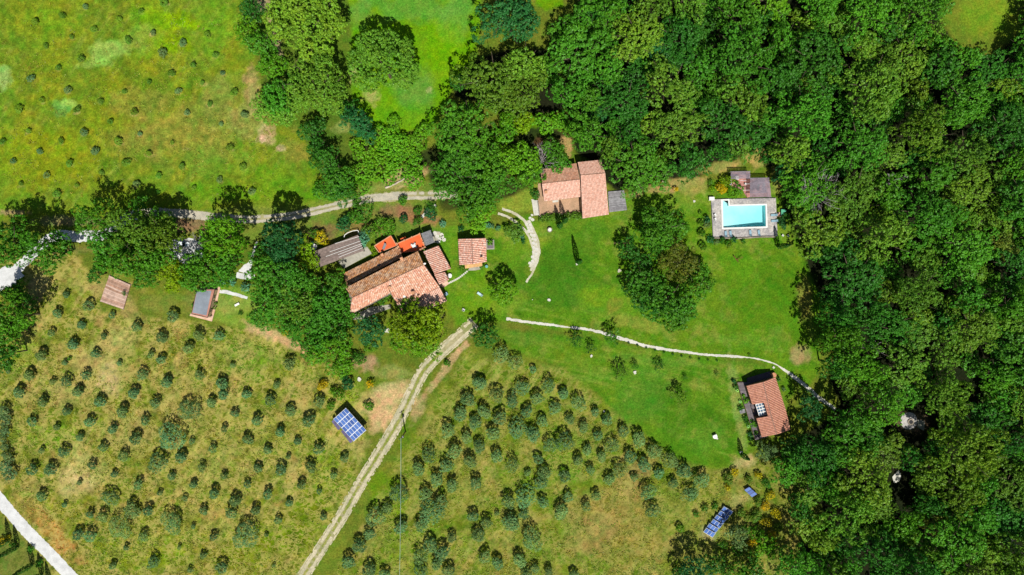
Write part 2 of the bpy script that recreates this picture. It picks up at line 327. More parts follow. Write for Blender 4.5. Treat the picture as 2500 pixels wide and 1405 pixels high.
    for a in [(265, 125, 60, 30, (150, 188, 84), .75, -20), (230, 155, 40, 10, (150, 184, 80), .6, -10), (345, 95, 30, 40, (146, 165, 70), .5, 10), (160, 255, 32, 14, (140, 190, 80), .8, 0),
              (150, 270, 24, 16, (80, 150, 70), .5, 0), (5, 190, 26, 30, (150, 190, 100), .8, 0), (410, 50, 80, 26, (126, 172, 0), .85, 10), (420, 105, 50, 22, (124, 168, 0), .7, 0), (350, 60, 60, 60, (108, 160, 30), .4, 0),
              (520, 60, 50, 80, (110, 160, 30), .6, 0), (430, 330, 150, 90, (150, 144, 66), .5, 0), (330, 250, 90, 40, (144, 138, 66), .35, 0), (540, 250, 60, 60, (140, 148, 70), .5, 0), (615, 225, 22, 70, (164, 150, 90), .8, -8),
              (650, 325, 26, 20, (190, 164, 118), .85, 40), (640, 340, 14, 10, (186, 166, 130), .8, 0), (686, 362, 13, 8, (192, 170, 134), .9, 0), (455, 365, 12, 4, (184, 152, 112), .6, 0), (600, 300, 60, 40, (160, 152, 88), .4, 0), (720, 380, 30, 60, (150, 140, 60), .6, -20),
              (560, 470, 120, 26, (96, 146, 20), .7, 0), (700, 440, 80, 50, (92, 144, 20), .6, 0), (500, 390, 60, 40, (104, 148, 40), .5, 0), (80, 380, 100, 90, (134, 150, 14), .5, 0), (100, 60, 90, 50, (120, 156, 30), .5, 0),
              (1000, 15, 130, 40, (92, 152, 52), .75, 0), (1110, 40, 50, 70, (104, 156, 60), .6, 30), (1090, 120, 60, 70, (112, 170, 0), .6, 0), (1010, 225, 50, 50, (98, 152, 60), .7, 0), (1010, 280, 60, 30, (92, 160, 20), .5, 0), (905, 235, 22, 22, (170, 168, 96), .8, 0), (862, 180, 12, 26, (176, 166, 104), .8, 0), (1048, 222, 8, 8, (170, 176, 110), .7, 0), (880, 30, 30, 40, (100, 150, 60), .6, 0),
              (835, 310, 22, 18, (150, 160, 84), .7, 0), (670, 90, 10, 60, (176, 156, 120), .8, -18), (735, 155, 24, 12, (170, 146, 112), .8, -40), (640, 10, 30, 16, (180, 160, 130), .6, 0),
              (1500, 740, 140, 50, (98, 148, 34), .6, 8), (1370, 690, 120, 90, (52, 112, 22), .6, 0), (1420, 570, 90, 50, (82, 130, 30), .6, 0), (1190, 720, 60, 60, (102, 150, 16), .6, 0), (1460, 720, 60, 30, (110, 150, 24), .6, 0),
              (1560, 790, 90, 16, (134, 146, 56), .7, 12), (1500, 745, 20, 20, (134, 134, 50), .6, 0), (1850, 720, 130, 90, (74, 126, 18), .5, 0), (1800, 650, 60, 30, (92, 146, 24), .5, 0), (1965, 735, 20, 60, (132, 130, 56), .8, 0), (1952, 870, 24, 26, (168, 146, 98), .8, 0),
              (1850, 835, 100, 20, (92, 140, 34), .5, 5), (1300, 600, 26, 70, (140, 160, 50), .4, 0), (1240, 745, 60, 20, (116, 150, 40), .5, -20), (1620, 500, 90, 30, (110, 150, 40), .5, 0), (1660, 450, 60, 16, (172, 156, 92), .85, -8), (1615, 462, 40, 12, (176, 150, 96), .7, 0), (1850, 385, 30, 24, (168, 156, 84), .9, 0), (1760, 408, 60, 14, (160, 154, 82), .9, -10), (1700, 455, 40, 24, (152, 154, 76), .7, 0), (1550, 475, 20, 10, (180, 150, 106), .8, 0), (1900, 440, 20, 40, (150, 150, 70), .8, 0), (1915, 560, 20, 40, (112, 146, 40), .8, 0),
              (1650, 1000, 90, 60, (60, 114, 18), .5, 30), (1560, 960, 60, 90, (74, 136, 40), .4, 30), (1300, 830, 70, 18, (92, 136, 40), .6, 8), (1600, 880, 140, 10, (98, 140, 44), .6, 6), (1420, 870, 60, 30, (104, 134, 26), .5, 10), (1720, 1070, 60, 40, (92, 140, 40), .5, 0),
              (1800, 990, 14, 120, (136, 154, 74), .8, -10), (1815, 1130, 34, 16, (176, 166, 106), .85, -15), (1790, 1160, 40, 20, (140, 146, 70), .7, 0), (1800, 1225, 40, 20, (160, 154, 90), .7, -30), (1730, 1300, 20, 20, (176, 166, 136), .7, 0), (1735, 1200, 60, 40, (120, 130, 40), .5, 0), (1900, 1020, 20, 60, (110, 130, 40), .6, 0),
              (950, 975, 70, 44, (200, 176, 122), .95, -20), (930, 1025, 40, 34, (198, 174, 120), .95, -20), (900, 990, 36, 30, (200, 172, 118), .9, 0), (960, 910, 50, 20, (150, 156, 84), .6, 0), (890, 885, 30, 20, (190, 150, 118), .7, 0), (1110, 870, 60, 9, (188, 164, 116), .85, -48), (1070, 925, 66, 9, (184, 160, 110), .8, -50), (1020, 1000, 40, 14, (180, 158, 108), .7, -60),
              (655, 815, 60, 16, (192, 168, 116), .95, 22), (720, 845, 40, 12, (194, 162, 112), .9, 25), (560, 745, 50, 24, (150, 160, 74), .6, 0), (200, 680, 130, 26, (150, 152, 70), .6, 10), (95, 700, 24, 40, (176, 160, 110), .7, 40), (260, 700, 60, 16, (166, 150, 92), .6, 0), (310, 750, 20, 40, (168, 158, 92), .6, 0), (390, 740, 60, 24, (132, 142, 62), .5, 0),
              (250, 880, 60, 90, (178, 168, 100), .55, 20), (300, 830, 40, 40, (170, 160, 96), .4, 0), (270, 930, 30, 40, (194, 172, 124), .6, 0), (170, 960, 60, 40, (160, 156, 90), .5, 0), (210, 1150, 60, 60, (184, 170, 104), .6, -20), (180, 1180, 50, 40, (190, 174, 120), .5, 0), (330, 1060, 70, 60, (160, 152, 88), .5, 0), (450, 990, 70, 50, (166, 152, 86), .45, 0), (130, 1060, 60, 40, (96, 142, 20), .6, 0), (60, 860, 40, 60, (110, 150, 30), .6, 0), (600, 870, 80, 50, (84, 138, 24), .55, 20), (700, 900, 50, 30, (108, 130, 26), .6, 0),
              (500, 1120, 70, 60, (140, 146, 62), .5, 0), (620, 1070, 90, 60, (136, 140, 56), .5, 0), (520, 1250, 100, 50, (140, 142, 56), .4, -30), (640, 1340, 130, 60, (100, 124, 8), .8, -20), (740, 1260, 80, 60, (100, 128, 10), .7, -40), (350, 1350, 150, 50, (112, 138, 16), .7, 0), (800, 1150, 50, 60, (106, 136, 20), .6, 0), (160, 1270, 70, 90, (120, 132, 24), .5, 0),
              (120, 1290, 26, 100, (176, 128, 66), .75, -42), (60, 1230, 60, 16, (136, 132, 56), .5, 45), (30, 1060, 20, 120, (110, 128, 36), .7, -10),
              (860, 970, 60, 40, (120, 150, 24), .5, 0), (870, 1085, 40, 16, (150, 150, 80), .6, 0), (1010, 1100, 40, 80, (96, 126, 22), .7, -20), (950, 1210, 40, 60, (98, 138, 14), .7, -30),
              (1500, 1250, 110, 80, (146, 132, 66), .6, -20), (1560, 1330, 120, 50, (136, 126, 58), .5, 0), (1440, 1300, 60, 60, (152, 134, 78), .4, -30), (1650, 1260, 70, 60, (120, 130, 52), .5, 0), (1300, 1180, 60, 60, (96, 138, 20), .5, 0), (1400, 1120, 60, 50, (90, 140, 30), .5, 0), (1340, 1050, 60, 60, (100, 130, 26), .5, 0), (1560, 1150, 30, 16, (150, 118, 80), .6, 0), (1530, 1180, 40, 40, (170, 146, 90), .4, 0), (1700, 1320, 60, 60, (122, 136, 50), .5, 0), (1000, 1330, 90, 60, (100, 134, 24), .6, 0), (1120, 1220, 50, 50, (132, 134, 52), .4, 0),
              (985, 435, 46, 22, (190, 168, 116), .95, -12), (1020, 420, 24, 16, (186, 162, 108), .8, 0), (1010, 525, 60, 24, (150, 112, 76), .8, 10), (960, 515, 40, 16, (146, 114, 80), .7, 0), (780, 565, 40, 24, (130, 100, 70), .8, 0), (700, 500, 90, 12, (120, 146, 40), .6, 0), (940, 455, 60, 10, (134, 150, 70), .7, -10), (870, 560, 60, 20, (140, 110, 70), .6, 0), (1010, 600, 80, 20, (80, 132, 44), .7, -20), (1040, 570, 50, 12, (88, 136, 44), .6, -10), (790, 470, 60, 20, (90, 150, 16), .8, 0), (455, 550, 40, 20, (150, 116, 90), .8, 0), (170, 540, 100, 12, (150, 140, 100), .6, 0), (30, 520, 40, 8, (184, 146, 110), .7, 0), (200, 610, 40, 10, (120, 120, 60), .7, 0),
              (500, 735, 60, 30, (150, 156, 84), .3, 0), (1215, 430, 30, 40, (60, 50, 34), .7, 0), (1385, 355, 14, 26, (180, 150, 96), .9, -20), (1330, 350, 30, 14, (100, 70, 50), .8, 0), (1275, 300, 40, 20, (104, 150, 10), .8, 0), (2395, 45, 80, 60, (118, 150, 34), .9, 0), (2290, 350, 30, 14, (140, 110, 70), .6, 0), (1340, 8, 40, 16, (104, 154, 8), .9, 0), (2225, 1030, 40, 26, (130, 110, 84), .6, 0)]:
        blob(*a)
    rr = np.random.default_rng(5)
    for x, y in TL:
        if rr.random() < .8: dd = np.hypot((X - x - rr.uniform(-2, 3)) / rr.uniform(7, 13), (Y - y - rr.uniform(5, 9)) / rr.uniform(4, 8)) + (r0_ - .5); m = np.clip((1.1 - dd) / .6, 0, 1)[..., None] * rr.uniform(.25, .8); C[:] = C * (1 - m) + L((172, 156, 96)) * m
    # small patches of bare, dry or lush sward everywhere
    r = vnoise(X, Y, 9, 8, 3); d = vnoise(X, Y, 22, 9, 3)
    C *= (0.86 + .28 * r)[..., None]; wild = np.clip(straw + fld * .6, 0, 1); C *= (1 + wild * (r - .5) * 1.1)[..., None]
    C *= (0.9 + .2 * d)[..., None]
    hue = (vnoise(X, Y, 14, 10, 3) - .5) * .8
    C[..., 0] *= 1 + hue; C[..., 2] *= 1 + hue * .6
    n = nx * ny
    co = np.zeros((n, 3)); co[:, 0] = ((X - 1250) * K).ravel(); co[:, 1] = ((702.5 - Y) * K).ravel()
    idx = np.arange(n).reshape(ny, nx)
    q = np.stack([idx[1:, :-1], idx[1:, 1:], idx[:-1, 1:], idx[:-1, :-1]], -1).reshape(-1, 4)
    fx = co[q, 0].mean(1) / K + 1250; fy = 702.5 - co[q, 1].mean(1) / K
    keep = sdf(fx, fy, POOL) < -4
    q = q[keep]
    me = bpy.data.meshes.new('ground')
    me.vertices.add(n); me.vertices.foreach_set('co', co.ravel())
    me.loops.add(len(q) * 4); me.loops.foreach_set('vertex_index', q.ravel())
    me.polygons.add(len(q)); me.polygons.foreach_set('loop_start', np.arange(len(q)) * 4)
    me.update(calc_edges=True)
    at = me.attributes.new('sward', 'FLOAT_COLOR', 'POINT')
    A = np.concatenate([np.clip(C, 0, 1).reshape(-1, 3), straw.reshape(-1, 1)], 1).astype(np.float32)
    at.data.foreach_set('color', A.ravel())
    m, t, b = nodes('grass')
    a = nd(t, 'ShaderNodeAttribute', attribute_name='sward')
    tc = nd(t, 'ShaderNodeTexCoord'); O = tc.outputs['Object']
    f = nd(t, 'ShaderNodeTexNoise', Scale=1.9, Detail=8., Roughness=.8, Distortion=.5); t.links.new(O, f.inputs['Vector'])
    f2 = nd(t, 'ShaderNodeTexNoise', Scale=.35, Detail=5., Roughness=.6, Distortion=1.); t.links.new(O, f2.inputs['Vector'])
    c = mixc(t, a.outputs['Color'], ramp(t, f.outputs[0], [(.3, g(.4)), (.5, g(.95)), (.7, g(1.65))]), 1.0, 'MULTIPLY')
    c = mixc(t, c, ramp(t, f2.outputs[0], [(.3, (.8, .88, .8)), (.7, (1.2, 1.1, 1.2))]), 1.0, 'MULTIPLY')
    # dry stalks flattened into a net of pale lines in the groves
    mp = nd(t, 'ShaderNodeMapping'); mp.inputs['Rotation'].default_value = (0, 0, math.radians(-57)); mp.inputs['Scale'].default_value = (.45, 1.0, 1)
    dn = nd(t, 'ShaderNodeTexNoise', Scale=.7, Detail=5.); t.links.new(O, dn.inputs['Vector'])
    ad = nd(t, 'ShaderNodeVectorMath', operation='MULTIPLY_ADD'); ad.inputs[1].default_value = (4.5, 4.5, 0)
    t.links.new(dn.outputs['Color'], ad.inputs[0]); t.links.new(O, ad.inputs[2]); t.links.new(ad.outputs[0], mp.inputs[0])
    vo = nd(t, 'ShaderNodeTexVoronoi', feature='DISTANCE_TO_EDGE', Scale=.85); t.links.new(mp.outputs[0], vo.inputs['Vector'])
    ln = ramp(t, vo.outputs[0], [(.0, g(1)), (.07, g(.8)), (.17, g(0))])
    br = nd(t, 'ShaderNodeTexNoise', Scale=.16, Detail=4., Roughness=.6); t.links.new(O, br.inputs['Vector'])
    mk = nd(t, 'ShaderNodeMath', operation='MULTIPLY'); t.links.new(ln, mk.inputs[0]); t.links.new(ramp(t, br.outputs[0], [(.36, g(0)), (.54, g(.58))]), mk.inputs[1])
    mk2 = nd(t, 'ShaderNodeMath', operation='MULTIPLY'); t.links.new(mk.outputs[0], mk2.inputs[0]); t.links.new(a.outputs['Alpha'], mk2.inputs[1])
    c = mixc(t, c, lin((196, 182, 104)), mk2.outputs[0])
    gk = mixc(t, c, g(.76), 1.0, 'MULTIPLY')
    t.links.new(gk, b.inputs['Base Color']); b.inputs['Roughness'].default_value = 1; b.inputs['Specular IOR Level'].default_value = .05
    bp = nd(t, 'ShaderNodeBump', Strength=.55, Distance=.35); t.links.new(f.outputs[0], bp.inputs['Height']); t.links.new(bp.outputs[0], b.inputs['Normal'])
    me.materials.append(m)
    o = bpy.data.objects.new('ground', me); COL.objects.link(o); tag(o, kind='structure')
make_ground()

# ---------------------------------------------------------------- roads and paths
def spline(pts, step=2.):
    P = [np.array(p, float) for p in pts]; P = [2 * P[0] - P[1]] + P + [2 * P[-1] - P[-2]]; out = []
    for i in range(1, len(P) - 2):
        a, b, c, d = P[i - 1:i + 3]; n = max(2, int(np.linalg.norm(c[:2] - b[:2]) / step))
        for k in range(n):
            t = k / n
            out.append(.5 * ((2 * b) + (c - a) * t + (2 * a - 5 * b + 4 * c - d) * t * t + (3 * b - a - 3 * c + d) * t ** 3))
    out.append(P[-2]); return out

def ribbon(mb, pts, width, off=0., jit=.25, z=.012, breaks=0.):
    S = spline(pts); L = []; n = len(S)
    gap = False
    ea = eb = 0.
    for i, p in enumerate(S):
        ea = ea * .6 + random.uniform(-jit, jit) * .9; eb = eb * .6 + random.uniform(-jit, jit) * .9
        q = S[min(i + 1, n - 1)] - S[max(i - 1, 0)]; nrm = np.array([-q[1], q[0]]); nrm = nrm / (np.linalg.norm(nrm) + 1e-9)
        wd = (p[2] if len(p) > 2 else width) / 2
        cpt = p[:2] + nrm * off
        a = cpt + nrm * wd * (1 + ea); b = cpt - nrm * wd * (1 + eb)
        L.append((W(a[0], a[1]) + Vector((0, 0, z)), W(b[0], b[1]) + Vector((0, 0, z))))
    skip = 0
    for i in range(n - 1):
        if skip > 0: skip -= 1; continue
        if random.random() < breaks: skip = random.randint(1, 3); continue
        mb.face([L[i][1], L[i + 1][1], L[i + 1][0], L[i][0]])
    return mb

def blobsheet(mb, x, y, rx, ry, z=.012, jit=.2, n=26, rot=0.):
    pts = []
    for i in range(n):
        a = 6.2832 * i / n; r = 1 + random.uniform(-jit, jit); u = math.cos(a) * rx * r; v = math.sin(a) * ry * r
        pts.append(W(x + u * math.cos(rot) - v * math.sin(rot), y + u * math.sin(rot) + v * math.cos(rot)) + Vector((0, 0, z)))
    mb.face(pts[::-1]); return mb

gravel = noisy('gravel', (204, 196, 176), .7, .22, 3., bump=.4, col2=(182, 178, 160))
gravel_w = noisy('white_gravel', (226, 228, 228), .74, .12, 3., bump=.3, col2=(206, 208, 208))
limestone = noisy('limestone', (224, 222, 212), .72, .16, 2.2, bump=.4, col2=(206, 204, 192))
rutm = noisy('rut_gravel', (206, 196, 166), .76, .3, 1.6, bump=.4, col2=(176, 172, 140))
dirtm = noisy('dirt', (190, 162, 116), .74, .22, 1.3, bump=.3, col2=(150, 146, 84))
bare = noisy('trodden_earth', (176, 168, 128), .74, .25, 1.2, bump=.3, col2=(140, 146, 88))

def struct(name, mb, mat): o = part(name, mb, mat); tag(o, kind='structure'); return o

# white road, lower left
m = ribbon(MB(), [(-60, 1150), (0, 1222), (60, 1291), (120, 1352), (170, 1405), (230, 1470)], 30, jit=.06, z=.02); struct('road', m, gravel_w)
# long two-rut track
TR = [(1158, 787), (1120, 822), (1075, 862), (1035, 905), (1008, 955), (985, 1005), (955, 1060), (915, 1125), (872, 1195), (838, 1255), (795, 1322), (748, 1395), (705, 1465)]
m = ribbon(MB(), TR, 28, jit=.22, z=.008); struct('track_verge', m, bare)
m = ribbon(MB(), TR, 7, off=8, jit=.35, z=.02, breaks=.01); ribbon(m, TR, 7, off=-8, jit=.35, z=.02, breaks=.01); ribbon(m, TR, 2.5, off=14, jit=.6, z=.02, breaks=.1); ribbon(m, TR, 2.5, off=-14, jit=.6, z=.02, breaks=.1)
struct('farm_track', m, rutm)
mg = noisy('verge_grass', (124, 140, 50), .74, .35, 2.2, bump=.5, col2=(158, 158, 84))
m = ribbon(MB(), TR[2:], 5, off=0, jit=.5, z=.028, breaks=.04); struct('track_grass', m, mg)
# upper track
UT = [(330, 522), (400, 520), (450, 523), (520, 530), (600, 536), (670, 532), (740, 522), (800, 508), (860, 494), (910, 484), (960, 480), (1010, 478), (1080, 477), (1120, 470)]
m = ribbon(MB(), UT[:9], 20, jit=.15, z=.008); ribbon(m, UT[8:], 22, jit=.2, z=.008); struct('upper_track_bed', m, bare)
m = ribbon(MB(), UT, 7, off=5.5, jit=.25, z=.02); ribbon(m, UT, 6, off=-5.5, jit=.3, z=.02, breaks=.01)
ribbon(m, [(330, 522), (380, 519), (450, 522), (510, 530)], 20, jit=.15, z=.016); ribbon(m, [(905, 488), (940, 480), (975, 474)], 12, jit=.3, z=.016)
struct('upper_track', m, gravel)
# the road that comes in from the left under the trees
m = ribbon(MB(), [(-60, 705), (-10, 690), (30, 668), (75, 625), (110, 592), (150, 574), (200, 580), (255, 570), (300, 540), (335, 522)], 24, jit=.15, z=.016)
blobsheet(m, 10, 680, 48, 26, .02, .15, rot=-.4); blobsheet(m, 225, 575, 40, 14, .02, .2); struct('entrance_road', m, gravel_w)
m = blobsheet(MB(), 455, 612, 46, 30, .016, .15); blobsheet(m, 445, 600, 30, 16, .02, .2); struct('parking_gravel', m, gravel_w)
m = ribbon(MB(), [(628, 590, 5), (620, 612, 6), (612, 640, 9), (604, 655, 22), (600, 668, 40)], 14, jit=.12, z=.016); ribbon(m, [(577, 672, 14), (598, 676, 14), (622, 676, 12)], 12, jit=.1, z=.02); struct('forecourt_path', m, gravel_w)
m = ribbon(MB(), [(534, 712, 8), (552, 714, 9), (572, 718, 8), (604, 728, 6)], 8, jit=.15, z=.02); struct('cabin_path', m, gravel_w)
# curved drive on the lawn
m = ribbon(MB(), [(1286, 540), (1300, 568), (1311, 600), (1309, 630), (1298, 655)], 15, jit=.1, z=.01); ribbon(m, [(1226, 510), (1250, 519), (1272, 532), (1292, 552)], 6, jit=.2, z=.014); ribbon(m, [(1216, 521), (1240, 530), (1262, 545), (1284, 566), (1300, 600), (1303, 640), (1296, 662)], 6, jit=.2, z=.016)
ribbon(m, [(1290, 548), (1306, 575), (1316, 605), (1314, 630), (1302, 662), (1285, 690)], 5, jit=.3, z=.018); struct('curved_drive', m, noisy('drive_gravel', (206, 202, 184), .76, .25, 2., col2=(186, 182, 152)))
m = ribbon(MB(), [(1236, 779, 6), (1290, 787, 6), (1370, 797, 5), (1392, 800, 2), (1400, 800, 6), (1450, 808, 6), (1510, 825, 8), (1580, 845, 7), (1650, 857, 6), (1720, 866, 5), (1800, 871, 6), (1824, 873, 3), (1850, 877, 4), (1890, 888, 3), (1905, 897, 4), (1930, 914, 8), (1950, 930, 8), (1975, 950, 9), (2000, 972, 9), (2040, 1000, 7)], 6, jit=.3, z=.018)
struct('white_path', m, limestone)

# ---------------------------------------------------------------- plants: meshes
def leafmat(name, trans=.22, rough=.7, warm=.22, tip=(1.35, 1.3, 1.1)):
    m = bpy.data.materials.new(name); m.use_nodes = True; t = m.node_tree; t.nodes.clear()
    out = nd(t, 'ShaderNodeOutputMaterial'); oi = nd(t, 'ShaderNodeObjectInfo'); a = nd(t, 'ShaderNodeAttribute', attribute_name='tone')
    s = nd(t, 'ShaderNodeSeparateColor'); t.links.new(a.outputs['Color'], s.inputs[0])
    c = mixc(t, oi.outputs['Color'], ramp(t, s.outputs[0], [(0, g(.62)), (.55, g(1)), (1, tip)]), 1.0, 'MULTIPLY')
    c = mixc(t, c, ramp(t, s.outputs[1], [(0, (.8, 1., .95)), (.5, g(1)), (1, (1.35, 1.06, .8))]), 1.0, 'MULTIPLY')
    d = nd(t, 'ShaderNodeBsdfDiffuse'); t.links.new(c, d.inputs[0])
    tr = nd(t, 'ShaderNodeBsdfTranslucent'); t.links.new(mixc(t, c, (1.15, 1.1, .5), 1.0, 'MULTIPLY'), tr.inputs[0])
    mx = nd(t, 'ShaderNodeMixShader'); mx.inputs[0].default_value = trans; t.links.new(d.outputs[0], mx.inputs[1]); t.links.new(tr.outputs[0], mx.inputs[2])
    gl = nd(t, 'ShaderNodeBsdfGlossy', Roughness=.5); gl.inputs[0].default_value = (.5, .55, .5, 1)
    m2 = nd(t, 'ShaderNodeMixShader'); m2.inputs[0].default_value = .03; t.links.new(mx.outputs[0], m2.inputs[1]); t.links.new(gl.outputs[0], m2.inputs[2])
    t.links.new(m2.outputs[0], out.inputs[0]); return m
LEAF = leafmat('foliage')
BARK = noisy('bark', (118, 104, 88), .6, .3, 6., bump=.6)
DEADW = noisy('dead_wood', (190, 182, 184), .7, .25, 5., bump=.4)

def leafmesh(name, P, N, size, tone, elong=1.5, mat=None):
    """P centres, N facing directions -> one quad leaf spray each"""
    n = len(P); N = N / (np.linalg.norm(N, axis=1, keepdims=True) + 1e-9)
    r = RNG.normal(size=(n, 3)); U = np.cross(N, r); U /= (np.linalg.norm(U, axis=1, keepdims=True) + 1e-9); V = np.cross(N, U)
    sz = size * RNG.uniform(.6, 1.3, (n, 1))
    a = P + U * sz * .5 * elong; b = P + V * sz * .42 + N * sz * .12; c = P - U * sz * .5 * elong; d = P - V * sz * .42 + N * sz * .12
    co = np.stack([a, b, c, d], 1).reshape(-1, 3)
    me = bpy.data.meshes.new(name); me.vertices.add(n * 4); me.vertices.foreach_set('co', co.ravel())
    me.loops.add(n * 4); me.loops.foreach_set('vertex_index', np.arange(n * 4)); me.polygons.add(n); me.polygons.foreach_set('loop_start', np.arange(n) * 4)
    me.update(calc_edges=True)
    at = me.attributes.new('tone', 'FLOAT_COLOR', 'POINT'); T = np.zeros((n * 4, 4), np.float32); T[:, 3] = 1
    T[:, 0] = np.repeat(tone[:, 0], 4); T[:, 1] = np.repeat(tone[:, 1], 4); at.data.foreach_set('color', T.ravel())
    me.materials.append(mat or LEAF); return me

def dirs(n, zmin=-.35, zpow=1.):
    z = zmin + (1 - zmin) * RNG.random(n) ** zpow; a = RNG.random(n) * 6.28318; r = np.sqrt(np.clip(1 - z * z, 0, 1))
    return np.stack([r * np.cos(a), r * np.sin(a), z], 1)

def crown(name, R, zc, Rv, nlobe, lobe, tuft_d, leaf, per=8, vase=0., tuft_r=.5, spread=.78, fill=.25, rag=1.):
    """lobes on a dome, tufts on the lobes, leaf sprays on the tufts"""
    D = dirs(nlobe, -.25); pw = RNG.uniform(spread - .2 * rag, spread + .17 * rag, nlobe)[:, None]
    Cn = D * pw * np.array([R, R, Rv]) * (1 - lobe * .35); Cn[:, 2] += RNG.uniform(-.16, .16, nlobe) * Rv * rag
    if vase: Cn[:, 2] -= vase * Rv * np.clip(1 - np.hypot(Cn[:, 0], Cn[:, 1]) / (R * .5), 0, 1)
    Cn = np.concatenate([Cn, [[0, 0, Rv * (.5 - vase)], [R * .28, R * .2, Rv * (.38 - vase)], [-R * .3, R * .05, Rv * (.38 - vase)], [0, -R * .3, Rv * (.36 - vase)]]])
    LR = np.concatenate([RNG.uniform(lobe * .6, lobe * 1.25, nlobe) * R, [R * lobe * 1.2] * 4])
    tone_l = RNG.random((len(LR), 2))
    P = []; N = []; T = []
    for i, (c, lr) in enumerate(zip(Cn, LR)):
        nt_ = max(4, int(4 * math.pi * lr * lr * .75 * tuft_d)); d = dirs(nt_, -.55)
        tc_ = c + d * lr * RNG.uniform(.86, 1.1, (nt_, 1)) * np.array([1, 1, .85])
        # drop tufts buried in other lobes
        keep = np.ones(nt_, bool)
        for j, (c2, l2) in enumerate(zip(Cn, LR)):
            if j != i: keep &= ~((np.linalg.norm(tc_ - c2, axis=1) < l2 * .72) & (RNG.random(nt_) > fill))
        tc_ = tc_[keep]; d = d[keep]; tt = RNG.random((len(tc_), 2)) * .6 + tone_l[i] * .4
        k = per; tr = tuft_r * RNG.uniform(.6, 1.25, (len(tc_), 1, 1))
        o = dirs(len(tc_) * k, -.5).reshape(-1, k, 3) * tr * RNG.uniform(.5, 1., (len(tc_), k, 1)) * np.array([1, 1, .7])
        P.append((tc_[:, None] + o).reshape(-1, 3))
        nn = o / (np.linalg.norm(o, axis=2, keepdims=True) + 1e-9) * .9 + d[:, None] * .5 + RNG.normal(size=o.shape) * .45 + np.array([0, 0, .35])
        N.append(nn.reshape(-1, 3)); T.append((np.repeat(tt, k, 0) * .7 + RNG.random((len(tc_) * k, 2)) * .3))
    P = np.concatenate(P) + np.array([0, 0, zc]); N = np.concatenate(N); T = np.concatenate(T)
    return leafmesh(name, P, N, leaf, T)

def trunk(name, h, r, spread, nlimb=6, mat=None, fork=.4, twigs=0, lean=.05):
    mb = MB(); p = Vector((0, 0, -.1)); r0 = r
    top = Vector((random.uniform(-lean, lean) * h, random.uniform(-lean, lean) * h, h * .8)); mid = Vector((top.x * .3, top.y * .3, h * fork))
    mb.tube(p, mid, r * 1.15, r * .8, 8); mb.tube(mid, top, r * .8, r * .25, 7)
    for i in range(nlimb):
        a = 6.2832 * i / nlimb + random.uniform(-.3, .3); s0 = mid.lerp(top, random.uniform(0, .5))
        e = s0 + Vector((math.cos(a) * spread * .5, math.sin(a) * spread * .5, h * random.uniform(.12, .25)))
        e2 = e + Vector((math.cos(a + .3) * spread * .35, math.sin(a + .3) * spread * .35, h * random.uniform(.05, .2)))
        mb.tube(s0, e, r * .45, r * .28, 6); mb.tube(e, e2, r * .28, r * .1, 5)
        for j in range(twigs):
            b = a + random.uniform(-1, 1); s1 = s0.lerp(e2, random.uniform(.3, 1)); l = spread * random.uniform(.15, .35)
            t2 = s1 + Vector((math.cos(b) * l, math.sin(b) * l, l * random.uniform(.1, .8))); mb.tube(s1, t2, r * .17, r * .07, 4)
            for k in range(2):
                b2 = b + random.uniform(-.9, .9); mb.tube(s1.lerp(t2, .6), s1.lerp(t2, .6) + Vector((math.cos(b2) * l * .6, math.sin(b2) * l * .6, l * .3)), r * .09, r * .05, 3)
    me = bpy.data.meshes.new(name); me.from_pydata(mb.v, [], mb.f); me.materials.append(mat or BARK); return me

PROTO = {}
def proto(kind, R, h, n, **kw):
    L = PROTO.setdefault(kind, [])
    for i in range(n):
        zc, Rv = h * kw.get('zc', .62), h * kw.get('rv', .36)
        args = {k: v for k, v in kw.items() if k not in ('zc', 'rv', 'tr', 'twigs', 'fork')}
        L.append((R, h, zc, crown('crown', R, zc, Rv, **args), trunk('trunk', h, kw.get('tr', .045 * R), R, 6, fork=kw.get('fork', .4), twigs=kw.get('twigs', 0))))
for R, h, n, nl, lo in ((2.4, 4.6, 3, 9, .42), (3.6, 7., 4, 13, .36), (5., 10., 4, 18, .31), (6.8, 12.5, 3, 26, .27), (9., 14.5, 2, 38, .23), (12., 16.5, 2, 58, .19)):
    proto('oak', R, h, n, nlobe=nl, lobe=lo * .92, rag=1.5, spread=.8, tuft_d=1.25, leaf=.33, per=9, tuft_r=.42)
for R, h, nl, lo in ((5., 10., 22, .3), (8., 13.5, 40, .24), (11.5, 16.5, 70, .19)): proto('compact', R, h, 2, nlobe=nl, lobe=lo, rag=.5, spread=.8, tuft_d=1.3, leaf=.36, per=9, tuft_r=.42)
for R, h in ((1.2, 2.3), (2.0, 3.4), (2.8, 4.2), (4.2, 5.6)):
    proto('olive', R, h, 4, nlobe=11, lobe=.42 if R > 1.5 else .55, rag=1. if R > 1.5 else .3, tuft_d=3.4 if R < 2.5 else 2.2, leaf=.2, per=9, tuft_r=.26, vase=.3 if R > 1.5 else .0, zc=.52, rv=.4, spread=.66, tr=.09)
for R, h in ((1.0, 1.5), (2.0, 2.6), (3.4, 3.8), (6., 3.6)):
    proto('shrub', R, h, 3, nlobe=8 if R < 5 else 26, lobe=.42 if R < 5 else .24, tuft_d=2.0 if R < 3 else 1.3, leaf=.27 if R < 5 else .34, per=8, tuft_r=.32, zc=.4, rv=.5, spread=.66, tr=.06)
proto('ball', .8, 1.3, 2, nlobe=12, lobe=.5, tuft_d=6., leaf=.16, per=8, tuft_r=.14, zc=.5, rv=.42, spread=.5, tr=.05)
proto('pine', 6.5, 11., 1, nlobe=34, lobe=.22, tuft_d=2.0, leaf=.26, per=9, tuft_r=.36, zc=.68, rv=.24, spread=.86, tr=.3)
